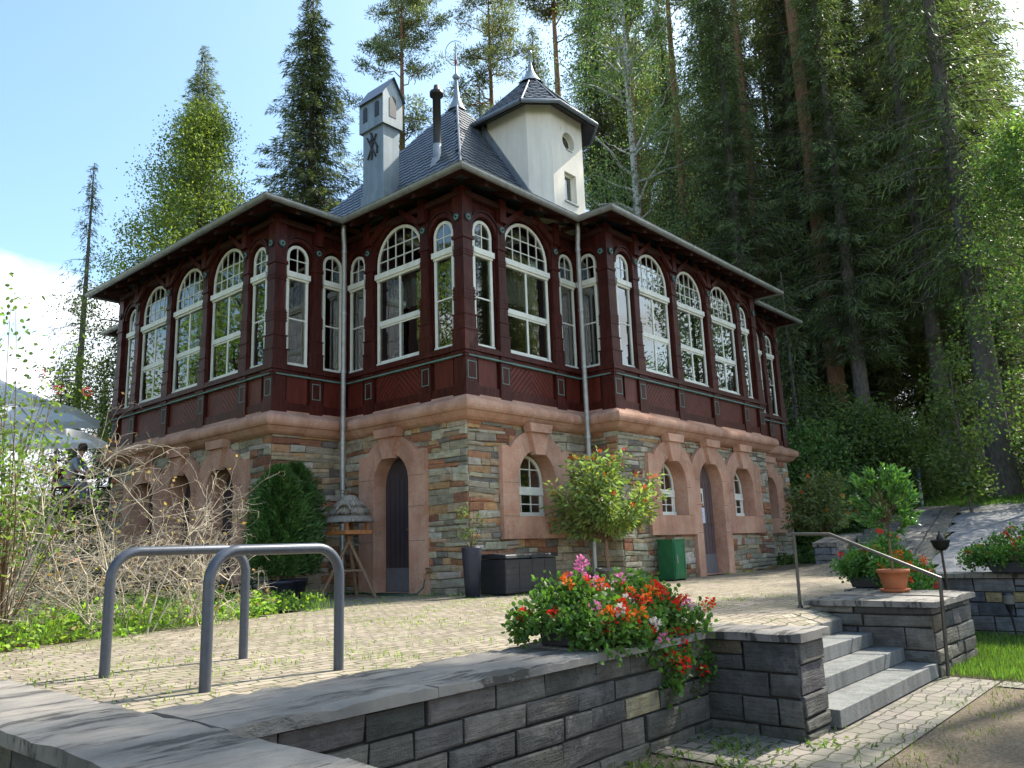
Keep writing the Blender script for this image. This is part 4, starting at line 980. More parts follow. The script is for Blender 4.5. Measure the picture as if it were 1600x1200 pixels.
m1 = MB(); m1.box(-.05, .05, -.05, .05, 0, .012); m1.lathe([(.028, 0), (.028, .07), (.018, .09)], 0, 0, 10); m1.build('base_plate', 'rail_steel', rl)

# upper ramp, its kerb and the far stair on the slope
kb = MB()
def along(x, off): return -5.0+.155*(x-5.3)+off
def strip(mb, x0, x1, o0, o1, h0, h1, n_=26, m=0):
    vs = []
    for i in range(n_+1):
        x = x0+(x1-x0)*i/n_; a = along(x, o0); b = along(x, o1); z = H(x, (a+b)/2)
        vs += [(x, a, z-.3), (x, a, z+h0), (x, b, z+h1), (x, b, z-.3)]
    fs = [(4*i+k, 4*i+4+k, 4*i+5+k, 4*i+1+k) for i in range(n_) for k in range(3)]+[(0, 1, 2, 3), (4*n_, 4*n_+1, 4*n_+2, 4*n_+3)]
    mb.add(vs, fs, m)
strip(kb, 5.6, 15.9, .02, .34, .06, .10); tag(kb.build('stone_kerb', 'setts_low'), 'rough stone kerb climbing the slope along the grey gravel path', 'kerb')
kb = MB(); strip(kb, 6.4, 15.7, .36, 1.02, .13, .15); tag(kb.build('stone_ramp', 'coping'), 'broad smooth grey stone ramp beside the gravel path on the slope', 'ramp')
us = MB()
for i in range(8):
    x = 7.9+i*.95; y = along(x, 1.04); us.box(x, x+1.0, y, y+.72, H(x, y)-.3, H(x+.5, y)+.10)
tag(us.build('garden_steps', 'granite', bevel=.01), 'wide shallow stone steps climbing behind the far potted shrub', 'steps')
kb = MB()
vs = []
for i in range(14):
    x = 7.6+i*.6; y = along(x, 1.77); z = H(x, y)+.36-.012*i; vs += [(x, y, z-.08), (x, y, z), (x, y+.5, z), (x, y+.5, z-.08)]
kb.add(vs, [(4*i+k, 4*i+4+k, 4*i+4+(k+1) % 4, 4*i+(k+1) % 4) for i in range(13) for k in range(4)]+[(0, 1, 2, 3)])
sw = thing('stair_cheek_wall', 'low dark cheek wall with flat coping left of the garden steps on the slope', 'wall', (0, 0, 0)); kb.build('coping', 'coping', sw)
random.seed(4); mb = MB(); F = Face((7.62, along(7.6, 2.25)), (7.62, along(7.6, 1.79))); lay(mb, F, 0, F.L, H(7.6, -3)-.1, H(7.6, along(7.6, 1.8))+.27, (.09, .15), (.2, .45), SLG, None, (.01, .03), .008)
vs = []
for i in range(14):
    x = 7.62+i*.58; y = along(x, 1.79); vs += [(x, y, H(x, y)-.4), (x, y, H(x, y)+.28-.012*i)]
mb.add(vs, [(2*i, 2*i+2, 2*i+3, 2*i+1) for i in range(13)], 1); mb.build('stone_courses', ['slate_block', 'coping'], sw)

# ------------------------------------------------------------------ objects on the terrace
def hoop(x0, x1, y, zf, label):
    t = thing('bicycle_hoop', label, 'bike rack', ((x0+x1)/2, y, zf), 'bicycle hoops on the terrace')
    w = (x1-x0)/2; r = .17; h = .80
    pts = [(-w, 0, -.05), (-w, 0, h-r)]+[(-w+r-r*cos(a), 0, h-r+r*sin(a)) for a in [pi/2*i/8 for i in range(1, 9)]]+[(w-r+r*sin(a), 0, h-r+r*cos(a)) for a in [pi/2*i/8 for i in range(0, 9)]]+[(w, 0, -.05)]
    mb = MB(); mb.tube(pts, .031, 16); mb.build('steel_tube', 'rack_steel', t)
    for s in (-w, w): q = MB(); q.tube([(s, -.033, .045), (s, -.030, .045)], .006, 8); q.build('rivet', 'zinc', t)
hoop(-6.79, -5.93, -4.67, -.07, 'nearer dark grey steel bicycle hoop standing against the wall coping')
hoop(-6.86, -5.93, -3.58, -.05, 'farther dark grey steel bicycle hoop nearer the dry bushes')
# storage box
t = thing('storage_box', 'large black plastic storage box against the stone wall under the arched window', 'storage box', (.55, -.5, 0))
b = MB(); b.box(-.60, .60, -.28, .26, .02, .53)
b.build('box_body', 'black_plastic', t, bevel=.02)
b = MB()
for z in (.10, .20, .30, .40): b.box(-.605, .605, -.285, .265, z, z+.006)
for x in (-.3, 0, .3): b.box(x-.004, x+.004, -.284, -.278, .04, .5)
b.build('ribs', 'pot_black', t)
b = MB(); b.prism([(-.31, .535), (-.29, .59), (0, .615), (.26, .60), (.28, .535)], -.62, .62, ax=0); b.build('lid', 'black_plastic', t, bevel=.01)
b = MB(); b.box(-.07, .07, -.325, -.305, .53, .56); b.build('lid_handle', 'pot_black', t)
# green cabinet
t = thing('green_locker', 'small dark green metal locker left of the brown arched door', 'locker', (4.22, -1.06, 0))
b = MB(); b.box(-.22, .22, -.16, .16, .03, .72); b.box(-.23, .23, -.17, .17, .72, .745)
for i in range(4): b.box(-.225, -.221, -.09+.012, .09, .58+i*.03, .59+i*.03)
b.build('cabinet', 'green_paint', t, bevel=.006)
b = MB(); b.box(-.19, .19, -.175, -.161, .06, .69); b.box(-.15, .15, -.18, -.175, .10, .12); b.box(-.15, .15, -.18, -.175, .63, .65); b.box(-.16, -.14, -.18, -.175, .10, .65); b.box(.14, .16, -.18, -.175, .10, .65); b.build('cabinet_door', 'green_paint', t)
b = MB(); b.box(-.14, -.12, -.20, -.18, .32, .46); b.build('latch', 'zinc', t)
for sx in (-.19, .19):
    b = MB(); b.box(sx-.02, sx+.02, -.14, .14, 0, .03); b.build('foot', 'black_iron', t)
def pot(name_t, prof, mat, parent, z0=0, soil_r=None, soil_z=None):
    b = MB(); b.lathe(prof, 0, 0, 28, z0=z0); o = b.build('pot', mat, parent)
    if soil_r: s = MB(); s.lathe([(0, soil_z), (soil_r, soil_z)], 0, 0, 20, z0=z0); s.build('potting_soil', 'soil', parent, fixn=False)
    return o
def bush(parent, name, cen, rad, n, ln, wd, mat, clumps=40, hollow=.55, up=.2, cr=.25, tlo=.6, thi=1.4, flat=0., drop=0.):
    """leaf clumps through an ellipsoid"""
    c = rdirs(clumps); rr = RNG.uniform(hollow, 1., (clumps, 1))**.7; C = np.array(cen)+c*rr*np.array(rad)*RNG.uniform(.8, 1.08, (clumps, 1))
    idx = RNG.integers(0, clumps, n); off = RNG.normal(size=(n, 3))*cr*np.array(rad).mean()*RNG.uniform(.4, 1., (n, 1))
    P = C[idx]+off; out_ = unit(P-np.array(cen)); D = unit(out_*.6+rdirs(n, up)*.9+np.array([0, 0, -drop])); ct = RNG.uniform(.75, 1.25, (clumps, 1))
    return leaf_mesh(name, P, D, sidev(D), RNG.uniform(.7, 1.2, n)*ln, RNG.uniform(.8, 1.2, n)*wd, mat, tints(n, tlo, thi)*ct[idx], parent)
def blossoms(parent, name, pts, r, k, size, mats_, weights):
    """flower heads: little balls of petals; one mesh per colour"""
    pts = np.array(pts); w = np.array(weights)/sum(weights); ch_ = RNG.choice(len(mats_), len(pts), p=w)
    for i, mt in enumerate(mats_):
        q = pts[ch_ == i]
        if not len(q): continue
        n = len(q)*k; b = np.repeat(q, k, 0); d = rdirs(n, .3); P = b+d*r*RNG.uniform(.5, 1., (n, 1)); D = unit(d+rdirs(n)*.8)
        leaf_mesh(name, P, D, sidev(D), RNG.uniform(.8, 1.2, n)*size, RNG.uniform(.8, 1.2, n)*size*.8, mt, np.ones((n, 3)), parent)
def stems(parent, name, base, tips, r, mat, sag=.0, n=5, root=None):
    b = MB()
    for tp_ in tips:
        a = Vector(base) if root is None else Vector(root); q = Vector(tp_); mid = (a+q)/2+Vector((rnd(-.1, .1), rnd(-.1, .1), rnd(-.02, .12)))*(q-a).length
        pts = [a*(1-t)**2+mid*2*t*(1-t)+q*t*t for t in [i/n for i in range(n+1)]]; b.tube(pts, [r*(1-.75*i/n) for i in range(n+1)], 5, cap=False)
    return b.build(name, mat, parent)
# tall slim planter by the corner
random.seed(31)
t = thing('tall_planter', 'tall slim dark grey planter with a straggly vine at the house corner', 'planter', (-.40, -.42, 0))
pot('', [(0, 0), (.105, 0), (.15, .70), (.15, .72), (.135, .72), (.13, .66)], 'pot_blue', t, 0, .13, .66)
stems(t, 'bare_stems', (0, 0, .66), [(rnd(-.22, .22), rnd(-.2, .2), rnd(.8, 1.45)) for _ in range(12)], .006, 'twig_brown')
bush(t, 'foliage', (0, 0, 1.1), (.2, .2, .38), 220, .045, .028, 'leaf_mid', 16)
# potted conifers left of the downpipe
def conifer(cx, cy, h, w, label, pr_, seed):
    t = thing('potted_conifer', label, 'potted shrub', (cx, cy, H(cx, cy)), 'potted conifers by the wall')
    pot('', [(0, 0), (pr_*.78, 0), (pr_, .27), (pr_*1.06, .27), (pr_*1.06, .32), (pr_*.95, .32), (pr_*.93, .28)], 'pot_blue', t, 0, pr_*.92, .28)
    random.seed(seed); b = MB(); b.tube([(0, 0, .25), (.02, 0, 1.), (0, .02, h*.8)], [.03, .02, .008], 6); b.build('trunk', 'twig_brown', t)
    n = 17000; z = RNG.uniform(0, 1, n)**.85; prof = np.interp(z, [0, .15, .4, .7, .9, 1.], [.62, .95, 1., .7, .35, .08]); a = RNG.uniform(0, 2*pi, n)
    lob = 1+.28*np.sin(a*3+z*6+seed)+.22*np.sin(a*7-z*13)+.2*np.sin(a*13+z*23); r = w*prof*lob*RNG.uniform(.15, 1.2, n)**.6
    P = np.stack([r*np.cos(a), r*np.sin(a), .38+z*(h-.38)], 1); D = unit(np.stack([np.cos(a), np.sin(a), RNG.uniform(-.1, 1.1, n)], 1)+rdirs(n)*.55)
    leaf_mesh('foliage', P, D, sidev(D), RNG.uniform(.06, .15, n), RNG.uniform(.014, .028, n), 'leaf_thuja', tints(n, .5, 1.5), t)
conifer(-1.95, 2.25, 2.05, .42, 'bushy dark green potted conifer, left and nearer of the pair by the downpipe', .24, 1)
conifer(-1.42, 2.62, 2.15, .40, 'dark green potted conifer standing right behind its bushier twin at the wall', .22, 5)
# bird feeder on tripod
t = thing('bird_feeder', 'bird feeder with thatched roof on a wooden tripod beside the dark arched door', 'bird feeder', (-1.0, 1.72, 0))
for a, rr_ in ((2.55, .46), (5.2, .46), (.6, .42)):
    b = MB(); b.tube([(-.05*cos(a), -.05*sin(a), .98), (rr_*cos(a), rr_*sin(a), -.01)], [.028, .03], 8); b.build('leg', 'pole_wood', t)
b = MB(); p_ = [(.27*cos(a), .27*sin(a), .42) for a in (2.55, 5.2, .6)]; b.tube([p_[0], p_[1]], .022, 8); b.tube([p_[1], p_[2]], .020, 8); b.build('cross_brace', 'pole_wood', t)
b = MB(); b.box(-.24, .24, -.24, .24, .985, 1.01)
for s in (-1, 1): b.box(-.26, .26, s*.25-.012, s*.25+.012, .985, 1.05); b.box(s*.25-.012, s*.25+.012, -.26, .26, .985, 1.05)
b.build('feeding_tray', 'feeder_wood', t, bevel=.004)
for sx in (-1, 1):
    for sy in (-1, 1): b = MB(); b.box(sx*.20-.02, sx*.20+.02, sy*.20-.02, sy*.20+.02, 1.01, 1.22); b.build('corner_post', 'feeder_wood', t)
b = MB(); b.lathe([(.40, 1.18), (.34, 1.27), (.30, 1.28), (.26, 1.40), (.24, 1.41), (.18, 1.52), (.16, 1.53), (.09, 1.60), (0, 1.62)], 0, 0, 28)
b.lathe([(.39, 1.175), (.2, 1.22), (0, 1.24)], 0, 0, 28)
rfo = b.build('thatched_roof', 'thatch', t, fixn=False)
n = 2600; lay_ = RNG.integers(0, 4, n); a = RNG.uniform(0, 2*pi, n); r0 = np.array([.30, .255, .18, .09])[lay_]; z0_ = np.array([1.29, 1.42, 1.53, 1.61])[lay_]
P = np.stack([r0*np.cos(a), r0*np.sin(a), z0_], 1); D = unit(np.stack([np.cos(a)*.8, np.sin(a)*.8, np.full(n, -.85)], 1)+rdirs(n)*.07); sd_ = unit(np.cross(D, np.stack([np.cos(a), np.sin(a), np.full(n, .8)], 1)))
M['straw'] = M['leaf_dry'].copy(); leafmat('straw_grey', (.30, .27, .225), .1); leaf_mesh('straw', P, D, sd_, RNG.uniform(.12, .19, n), RNG.uniform(.012, .022, n), 'straw_grey', tints(n, .5, 1.25), rfo)
b = MB(); fn = lambda a_, o, z: (-(.30+o), -a_*1.0, z)
pts = [(-.11, 1.30)]+arch_pts(0, .11, 1.36, 1.46, 10)+[(.11, 1.30)]; dv = Vector((-.80, -.6, 0)).normalized(); sv = Vector((.6, -.8, 0))
q0 = [tuple(dv*(.345-(z-1.30)*.35)+sv*a_+Vector((0, 0, z))) for a_, z in pts]; q1 = [tuple(Vector(p)-dv*.12) for p in q0]; k = len(pts)
b.add(q0+q1, [tuple(range(k, 2*k))]+[(i, (i+1) % k, k+(i+1) % k, k+i) for i in range(k)], 0); b.build('dormer_hole', 'wood_dark', rfo)
pts2 = [tuple(Vector(p)+dv*.012) for p in q0[1:-1]]; b = MB(); b.tube(pts2, .02, 6); b.build('dormer_rim', 'thatch', rfo)
b = MB(); b.tube([(-.16, -.02, 1.63), (.12, .04, 1.67)], .009, 5); b.tube([(-.12, .05, 1.69), (.16, -.04, 1.64)], .009, 5); b.tube([(0, 0, 1.58), (0, 0, 1.70)], .01, 5); b.build('ridge_twigs', 'twig_brown', rfo)
# flowering shrubs in pots
def lantana(x, y, h, w, label, potm, seed, flowers, full):
    t = thing('potted_lantana', label, 'potted shrub', (x, y, H(x, y)))
    random.seed(seed); pot('', [(0, 0), (.16, 0), (.19, .26), (.205, .26), (.205, .31), (.18, .31), (.17, .27)], potm, t, 0, .17, .27)
    tips = []
    for i in range(64):
        a = rnd(0, 2*pi); e_ = rnd(-.25, 1.35); L_ = rnd(.75, 1.12); tips.append((w*L_*cos(a)*cos(e_), w*L_*sin(a)*cos(e_), h*.56+.5*h*L_*sin(e_)*.92))
    b = MB(); b.tube([(0, 0, .25), (.02, .01, .5), (-.01, 0, .8)], [.035, .028, .024], 8); b.tube([(.03, 0, .25), (-.02, .02, .55), (.02, 0, .82)], [.025, .02, .015], 8); b.build('trunk', 'pole_wood', t)
    stems(t, 'branches', (0, 0, .75), tips, .011, 'twig_brown')
    P = []; D = []
    for tp_ in tips:
        a = Vector((0, 0, .8)); q = Vector(tp_); K = int(16*full)
        for j in range(K*3):
            u = rnd(.30, 1.02); p = a.lerp(q, u); d = Vector((rnd(-1, 1), rnd(-1, 1), rnd(-.9, .7))); P.append(p+d*.085); D.append(d+(q-a).normalized()*.5+Vector((0, 0, -.45)))
    P = np.array(P); D = unit(np.array(D)); n = len(P)
    leaf_mesh('foliage', P, D, sidev(D), RNG.uniform(.07, .13, n), RNG.uniform(.035, .055, n), 'leaf_lantana' if seed == 3 else 'leaf_birch', tints(n, .6, 1.5), t, 'oval')
    blossoms(t, 'blossom', [tuple(Vector(q)*1.0+Vector((0, 0, .03))) for q in tips[:flowers]], .03, 26, .024, ['petal_orange', 'petal_red'], [.75, .25])
    return t
lantana(2.12, -1.08, 2.2, .92, 'sunlit shrub with orange flowers in a grey pot in front of the right downpipe', 'pot_grey', 3, 30, 1.7)
lantana(10.0, -1.75, 2.15, .82, 'large green shrub with few orange flowers in a black pot at the house end', 'pot_black', 8, 18, 1.6)
# laurel standard on the stair pier
t = thing('potted_laurel', 'small laurel tree with a round crown in an orange clay pot on the stair pier', 'potted tree', (.18, -6.10, .094))
pot('', [(0, .025), (.105, .025), (.115, .05), (.13, .12), (.155, .20), (.165, .20), (.165, .235), (.15, .235), (.14, .2)], 'terracotta', t, 0, .14, .2)
b = MB(); b.lathe([(0, 0), (.13, 0), (.155, .03), (.15, .035), (.12, .012), (0, .012)], 0, 0, 28); b.build('saucer', 'terracotta', t)
b = MB(); b.tube([(0, 0, .19), (.005, 0, .45), (0, .005, .78)], [.014, .012, .011], 8); b.build('trunk', 'pole_wood', t)
random.seed(41); P = []; D = []; tips = []
for i in range(120):
    d = Vector((rnd(-1, 1), rnd(-1, 1), rnd(-.75, 1.2))).normalized(); q = Vector((0, 0, .92))+Vector((d.x*.30, d.y*.30, d.z*.36))*rnd(.55, 1.08); tips.append(tuple(q))
    for j in range(15):
        ax_ = (d+Vector((0, 0, .9))).normalized(); e_ = Vector((rnd(-1, 1), rnd(-1, 1), rnd(-1, 1))); P.append(q+ax_*(j/15*.12-.05)); D.append(ax_*.9+e_*.75)
stems(t, 'branches', (0, 0, .74), tips[:50], .006, 'twig_brown'); P = np.array(P); D = unit(np.array(D)); n = len(P)
leaf_mesh('foliage', P, D, sidev(D), RNG.uniform(.06, .095, n), RNG.uniform(.020, .030, n), 'leaf_laurel', tints(n, .55, 1.6), t, 'oval')
# geranium planters
def geranium(name, label, x, y, z, lx, ly, hgt, seed, drape, cols, nleaf, trough=True, nfl=70):
    t = thing(name, label, 'flower planter', (x, y, z)); random.seed(seed)
    if trough:
        b = MB(); b.prism([(-ly*.3, 0), (ly*.42, 0), (ly*.5, .13), (-ly*.34, .13)], -lx*.40, lx*.40, ax=0); b.build('trough', 'pot_black', t, bevel=.01)
    P = []; D = []; fl = []; tips = []
    K = 210
    cl = []
    for i in range(K):
        u, v = rnd(-1, 1), rnd(-1, 1)
        zz = hgt*(1-.55*u*u)*(1-.45*v*v)*rnd(.25, 1.05)*(.75+.35*sin(u*5+seed))
        cl.append(Vector((u*lx*.52, v*ly*.75, .08+zz)))
    for i in range(int(K*drape)):
        u = rnd(-1.0, 1.1)*.9; cl.append(Vector((u*lx*.55, -ly*.5-rnd(.0, .22), rnd(.0-.36*ss((u+.35)/.7), .16))))
    for c in cl:
        tips.append(tuple(c))
        for j in range(nleaf):
            d = Vector((random.gauss(0, 1), random.gauss(0, 1), random.gauss(0, 1))); P.append(c+d*.038); D.append(d.normalized()+Vector((0, 0, .2)))
    stems(t, 'stalks', (0, 0, .1), random.sample(tips, 60), .004, 'leaf_mid_stem' if False else 'twig_brown')
    P = np.array(P); D = unit(np.array(D)); n = len(P)
    leaf_mesh('foliage', P, D, sidev(D), RNG.uniform(.020, .036, n), RNG.uniform(.022, .038, n), 'leaf_geranium', tints(n, .55, 1.6), t, 'round')
    fl = [c+Vector((rnd(-.05, .05), rnd(-.11, -.02), rnd(.04, .12))) for c in random.choices(cl, k=nfl)]
    blossoms(t, 'blossom', [tuple(q) for q in fl], .030, 24, .026, ['petal_red', 'petal_orange', 'petal_pink', 'petal_white'], cols)
    return t
g0 = geranium('geranium_planter', 'big planter of red and orange geraniums hanging over the wall left of the steps', -4.50, -5.66, CZ, 1.28, .34, .33, 11, .75, [.54, .36, .02, .08], 44, nfl=100)
blossoms(g0, 'blossom', [(-.30, -.02, .47), (-.28, .0, .43), (-.32, .02, .39), (-.27, -.03, .50), (-.12, .05, .38), (-.08, .0, .36)], .035, 30, .026, ['petal_pink'], [1])
geranium('geranium_planter', 'planter of red and orange geraniums behind the orange clay pot', 1.32, -5.62, .10, 1.3, .42, .46, 12, .3, [.55, .33, .04, .08], 46, nfl=70)
geranium('geranium_planter', 'planter of red and pink geraniums on the retaining wall at the right edge', 2.62, -7.0, .19, .9, .9, .44, 13, .3, [.62, .18, .18, .02], 46, nfl=70)
# fire basket on a pole, garden torch, marker post
t = thing('fire_basket', 'small black iron bowl on a leaning rusty pole behind the stair pier', 'torch', (1.35, -6.33, -.54))
b = MB(); b.tube([(0, 0, -.05), (.12, .04, .62)], .018, 8); b.tube([(.12, .04, .62), (.17, .06, 1.02)], .014, 8); b.build('pole', 'rust_pole', t)
b = MB(); b.lathe([(0, 1.02), (.05, 1.03), (.085, 1.07), (.105, 1.14), (.11, 1.15), (.10, 1.145), (.07, 1.08), (0, 1.05)], .17, .06, 18)
b.build('bowl', 'black_iron', t)
b = MB(); b.lathe([(0, 1.12), (.035, 1.13), (.04, 1.18), (.015, 1.21), (.012, 1.25), (0, 1.25)], .17, .06, 12); b.build('oil_can', 'black_iron', t)
t = thing('garden_torch', 'small black garden torch stuck in the lawn before the retaining wall', 'torch', (2.22, -6.78, -.56))
b = MB(); b.tube([(0, 0, 0), (-.04, .02, .30)], [.008, .014], 8); b.build('spike', 'black_iron', t)
b = MB(); b.lathe([(.012, .28), (.03, .33), (.055, .42), (.06, .52), (.05, .535), (0, .53)], -.045, .022, 14); b.build('torch_head', 'black_plastic', t)
b = MB(); b.lathe([(.062, .40), (.0655, .43), (.064, .50)], -.045, .022, 14); b.build('glass_band', 'pot_grey', t)
t = thing('marker_post', 'thin white post with a blue head on the forest slope', 'post', (17.1, -2.1, H(17.1, -2.1)-.1))
b = MB(); b.tube([(0, 0, 0), (0, 0, .95)], .04, 8); b.build('post_shaft', 'white_paint', t)
b = MB(); b.lathe([(0, .92), (.07, .93), (.075, 1.12), (.05, 1.22), (0, 1.24)], 0, 0, 10); b.build('post_head', 'blue_paint', t)
for x, y in ((9.3, -.95), (14.2, -1.4)):
    pass
# parasols and guests on the upper terrace at the left
def parasol(x, y, zg, zr, half, label):
    t = thing('parasol', label, 'parasol', (x, y, zg), 'white parasols on the upper terrace')
    b = MB(); h = zr-zg; n_ = 8; R_ = half
    rim = [(R_*(1.0 if i % 2 else 1.30)*cos(pi/4*i+pi/4*0+.0), R_*(1.0 if i % 2 else 1.30)*sin(pi/4*i), h+(0 if i % 2 else -.05)) for i in range(8)]
    vs = []; K = 6
    for i in range(8):
        a = Vector(rim[i]); c = Vector(rim[(i+1) % 8])
        for j in range(K+1):
            for l in range(K+1):
                u, v = j/K, l/K; e_ = a.lerp(c, v); p = Vector((0, 0, h+.72)).lerp(e_, u); p.z -= .07*sin(pi*u); vs.append(tuple(p))
    fs = [(i*(K+1)**2+j*(K+1)+l, i*(K+1)**2+(j+1)*(K+1)+l, i*(K+1)**2+(j+1)*(K+1)+l+1, i*(K+1)**2+j*(K+1)+l+1) for i in range(8) for j in range(K) for l in range(K)]
    b.add(vs, fs); cp = b.build('canopy', 'umbrella', t)
    b = MB()
    for i in range(8):
        a = Vector(rim[i]); c = Vector(rim[(i+1) % 8]); b.add([a, c, c-Vector((0, 0, .18)), a-Vector((0, 0, .18))], [(0, 1, 2, 3)])
    b.build('valance', 'umbrella', cp, fixn=False)
    for i in range(8):
        b = MB(); b.tube([(0, 0, h+.66), tuple(Vector(rim[i])*.98-Vector((0, 0, .02)))], .013, 5); b.tube([(0, 0, h+.05), tuple(Vector((0, 0, h+.66)).lerp(Vector(rim[i]), .5))], .01, 5); b.build('rib', 'zinc', t)
    b = MB(); b.tube([(0, 0, 0), (0, 0, h+.76)], .035, 10); b.build('pole', 'zinc', t)
parasol(-3.35, 11.6, 1.9, 4.15, 1.75, 'white parasol seen from below at the left edge, the nearer and higher of two')
parasol(-1.55, 15.6, 2.1, 4.2, 1.75, 'white parasol behind and lower than its twin beside the house')
def chair(x, y, z, rz, label, mat='black_iron'):
    t = thing('garden_chair', label, 'chair', (x, y, z)); t.rotation_euler = (0, 0, rz)
    b = MB(); b.box(-.23, .23, -.23, .23, .42, .45); b.build('seat', mat, t, bevel=.01)
    b = MB(); b.box(-.24, -.20, -.23, .23, .50, .88); b.build('backrest', mat, t, bevel=.01)
    for sx in (-.2, .2):
        for sy in (-.2, .2): b = MB(); b.tube([(sx, sy, 0), (sx, sy, .44)], .015, 6); b.build('leg', mat, t)
HX = 1.9
chair(-2.15, 10.35, HX, -.75, 'dark red chair under the seated guest behind the dry bushes', 'red_cloth')
chair(-1.35, 9.95, HX, 2.2, 'empty black chair beside the seated guest at the house corner')
t = thing('garden_table', 'small round table between the guest and the black chair', 'table', (-1.75, 10.6, HX))
b = MB(); b.lathe([(0, .70), (.36, .70), (.36, .73), (0, .73)], 0, 0, 20); b.build('tabletop', 'black_iron', t)
b = MB(); b.tube([(0, 0, 0), (0, 0, .7)], .03, 8); b.lathe([(.2, 0), (.2, .02), (0, .03)], 0, 0, 12); b.build('table_leg', 'black_iron', t)
def skin_body(name, joints, edges, mat, parent, sub=1):
    me = bpy.data.meshes.new(name); me.from_pydata([j[0] for j in joints], edges, []); me.materials.append(M[mat]); o = bpy.data.objects.new(name, me); COL.objects.link(o); o.parent = parent
    sk = o.modifiers.new('skin', 'SKIN'); sv = me.skin_vertices[0].data
    for v, j in zip(sv, joints): v.radius = (j[1], j[2] if len(j) > 2 else j[1])
    sv[0].use_root = True; sm_ = o.modifiers.new('sub', 'SUBSURF'); sm_.levels = sub+1; sm_.render_levels = sub+1
    for p in me.polygons: p.use_smooth = True
    return o
t = thing('person', 'person in a pale blue shirt and jeans sitting and leaning forward behind the dry bushes', 'person', (-2.15, 10.35, HX)); t.rotation_euler = (0, 0, -.75)
skin_body('body', [((0, 0, .55), .14, .12), ((.06, 0, .78), .12, .13), ((.17, 0, 1.0), .13, .17), ((.20, 0, 1.10), .055), ((.24, 0, 1.18), .05), ((.27, 0, 1.27), .085, .075), ((.27, 0, 1.36), .07, .065),
    ((.18, .18, 1.03), .055), ((.30, .22, .82), .04), ((.48, .14, .76), .03), ((.56, .10, .77), .028, .018), ((.18, -.18, 1.03), .055), ((.28, -.24, .80), .04), ((.46, -.16, .70), .03), ((.54, -.12, .69), .028, .018),
    ((.02, .10, .50), .085), ((.42, .13, .50), .06), ((.44, .13, .10), .042), ((.58, .13, .05), .035, .03), ((.02, -.10, .50), .085), ((.42, -.13, .48), .06), ((.36, -.13, .10), .042), ((.50, -.13, .05), .035, .03)],
    [(0, 1), (1, 2), (2, 3), (3, 4), (4, 5), (5, 6), (2, 7), (7, 8), (8, 9), (9, 10), (2, 11), (11, 12), (12, 13), (13, 14), (0, 15), (15, 16), (16, 17), (17, 18), (0, 19), (19, 20), (20, 21), (21, 22)], 'skin', t)
skin_body('shirt', [((0, 0, .56), .155, .135), ((.06, 0, .78), .135, .145), ((.17, 0, 1.0), .145, .185), ((.19, 0, 1.08), .08), ((.18, .19, 1.03), .066), ((.30, .225, .82), .05), ((.18, -.19, 1.03), .066), ((.28, -.245, .80), .05)],
    [(0, 1), (1, 2), (2, 3), (2, 4), (4, 5), (2, 6), (6, 7)], 'shirt', t)
skin_body('jeans', [((0, 0, .53), .15, .13), ((.02, .10, .50), .095), ((.42, .13, .50), .07), ((.44, .13, .14), .052), ((.02, -.10, .50), .095), ((.42, -.13, .48), .07), ((.36, -.13, .14), .052)], [(0, 1), (1, 2), (2, 3), (0, 4), (4, 5), (5, 6)], 'jeans', t)
b = MB(); b.lathe([(0, 1.44), (.06, 1.43), (.095, 1.37), (.10, 1.29), (.085, 1.24)], .262, 0, 14); b.build('hair', 'hair', t, fixn=False)
for s in (-.03, .03):
    b = MB(); b.lathe([(0, -.008), (.008, 0), (0, .008)], .355, s, 8, z0=1.31); b.build('eye', 'black_iron', t)
for tt, rr_ in (((.57, .10, .77), 1), ((.55, -.12, .69), -1)):
    for i in range(4):
        a = Vector(tt)+Vector((0, (i-1.5)*.016, 0)); b = MB(); b.tube([a, a+Vector((.04+.006*(1-abs(i-1.2)), 0, -.005)), a+Vector((.062, 0, -.022))], [.0085, .008, .006], 6); b.build('finger', 'skin', t)
    a = Vector(tt)+Vector((-.02, -.03*rr_, 0)); b = MB(); b.tube([a, a+Vector((.03, -.012*rr_, -.01))], [.01, .008], 6); b.build('thumb', 'skin', t)

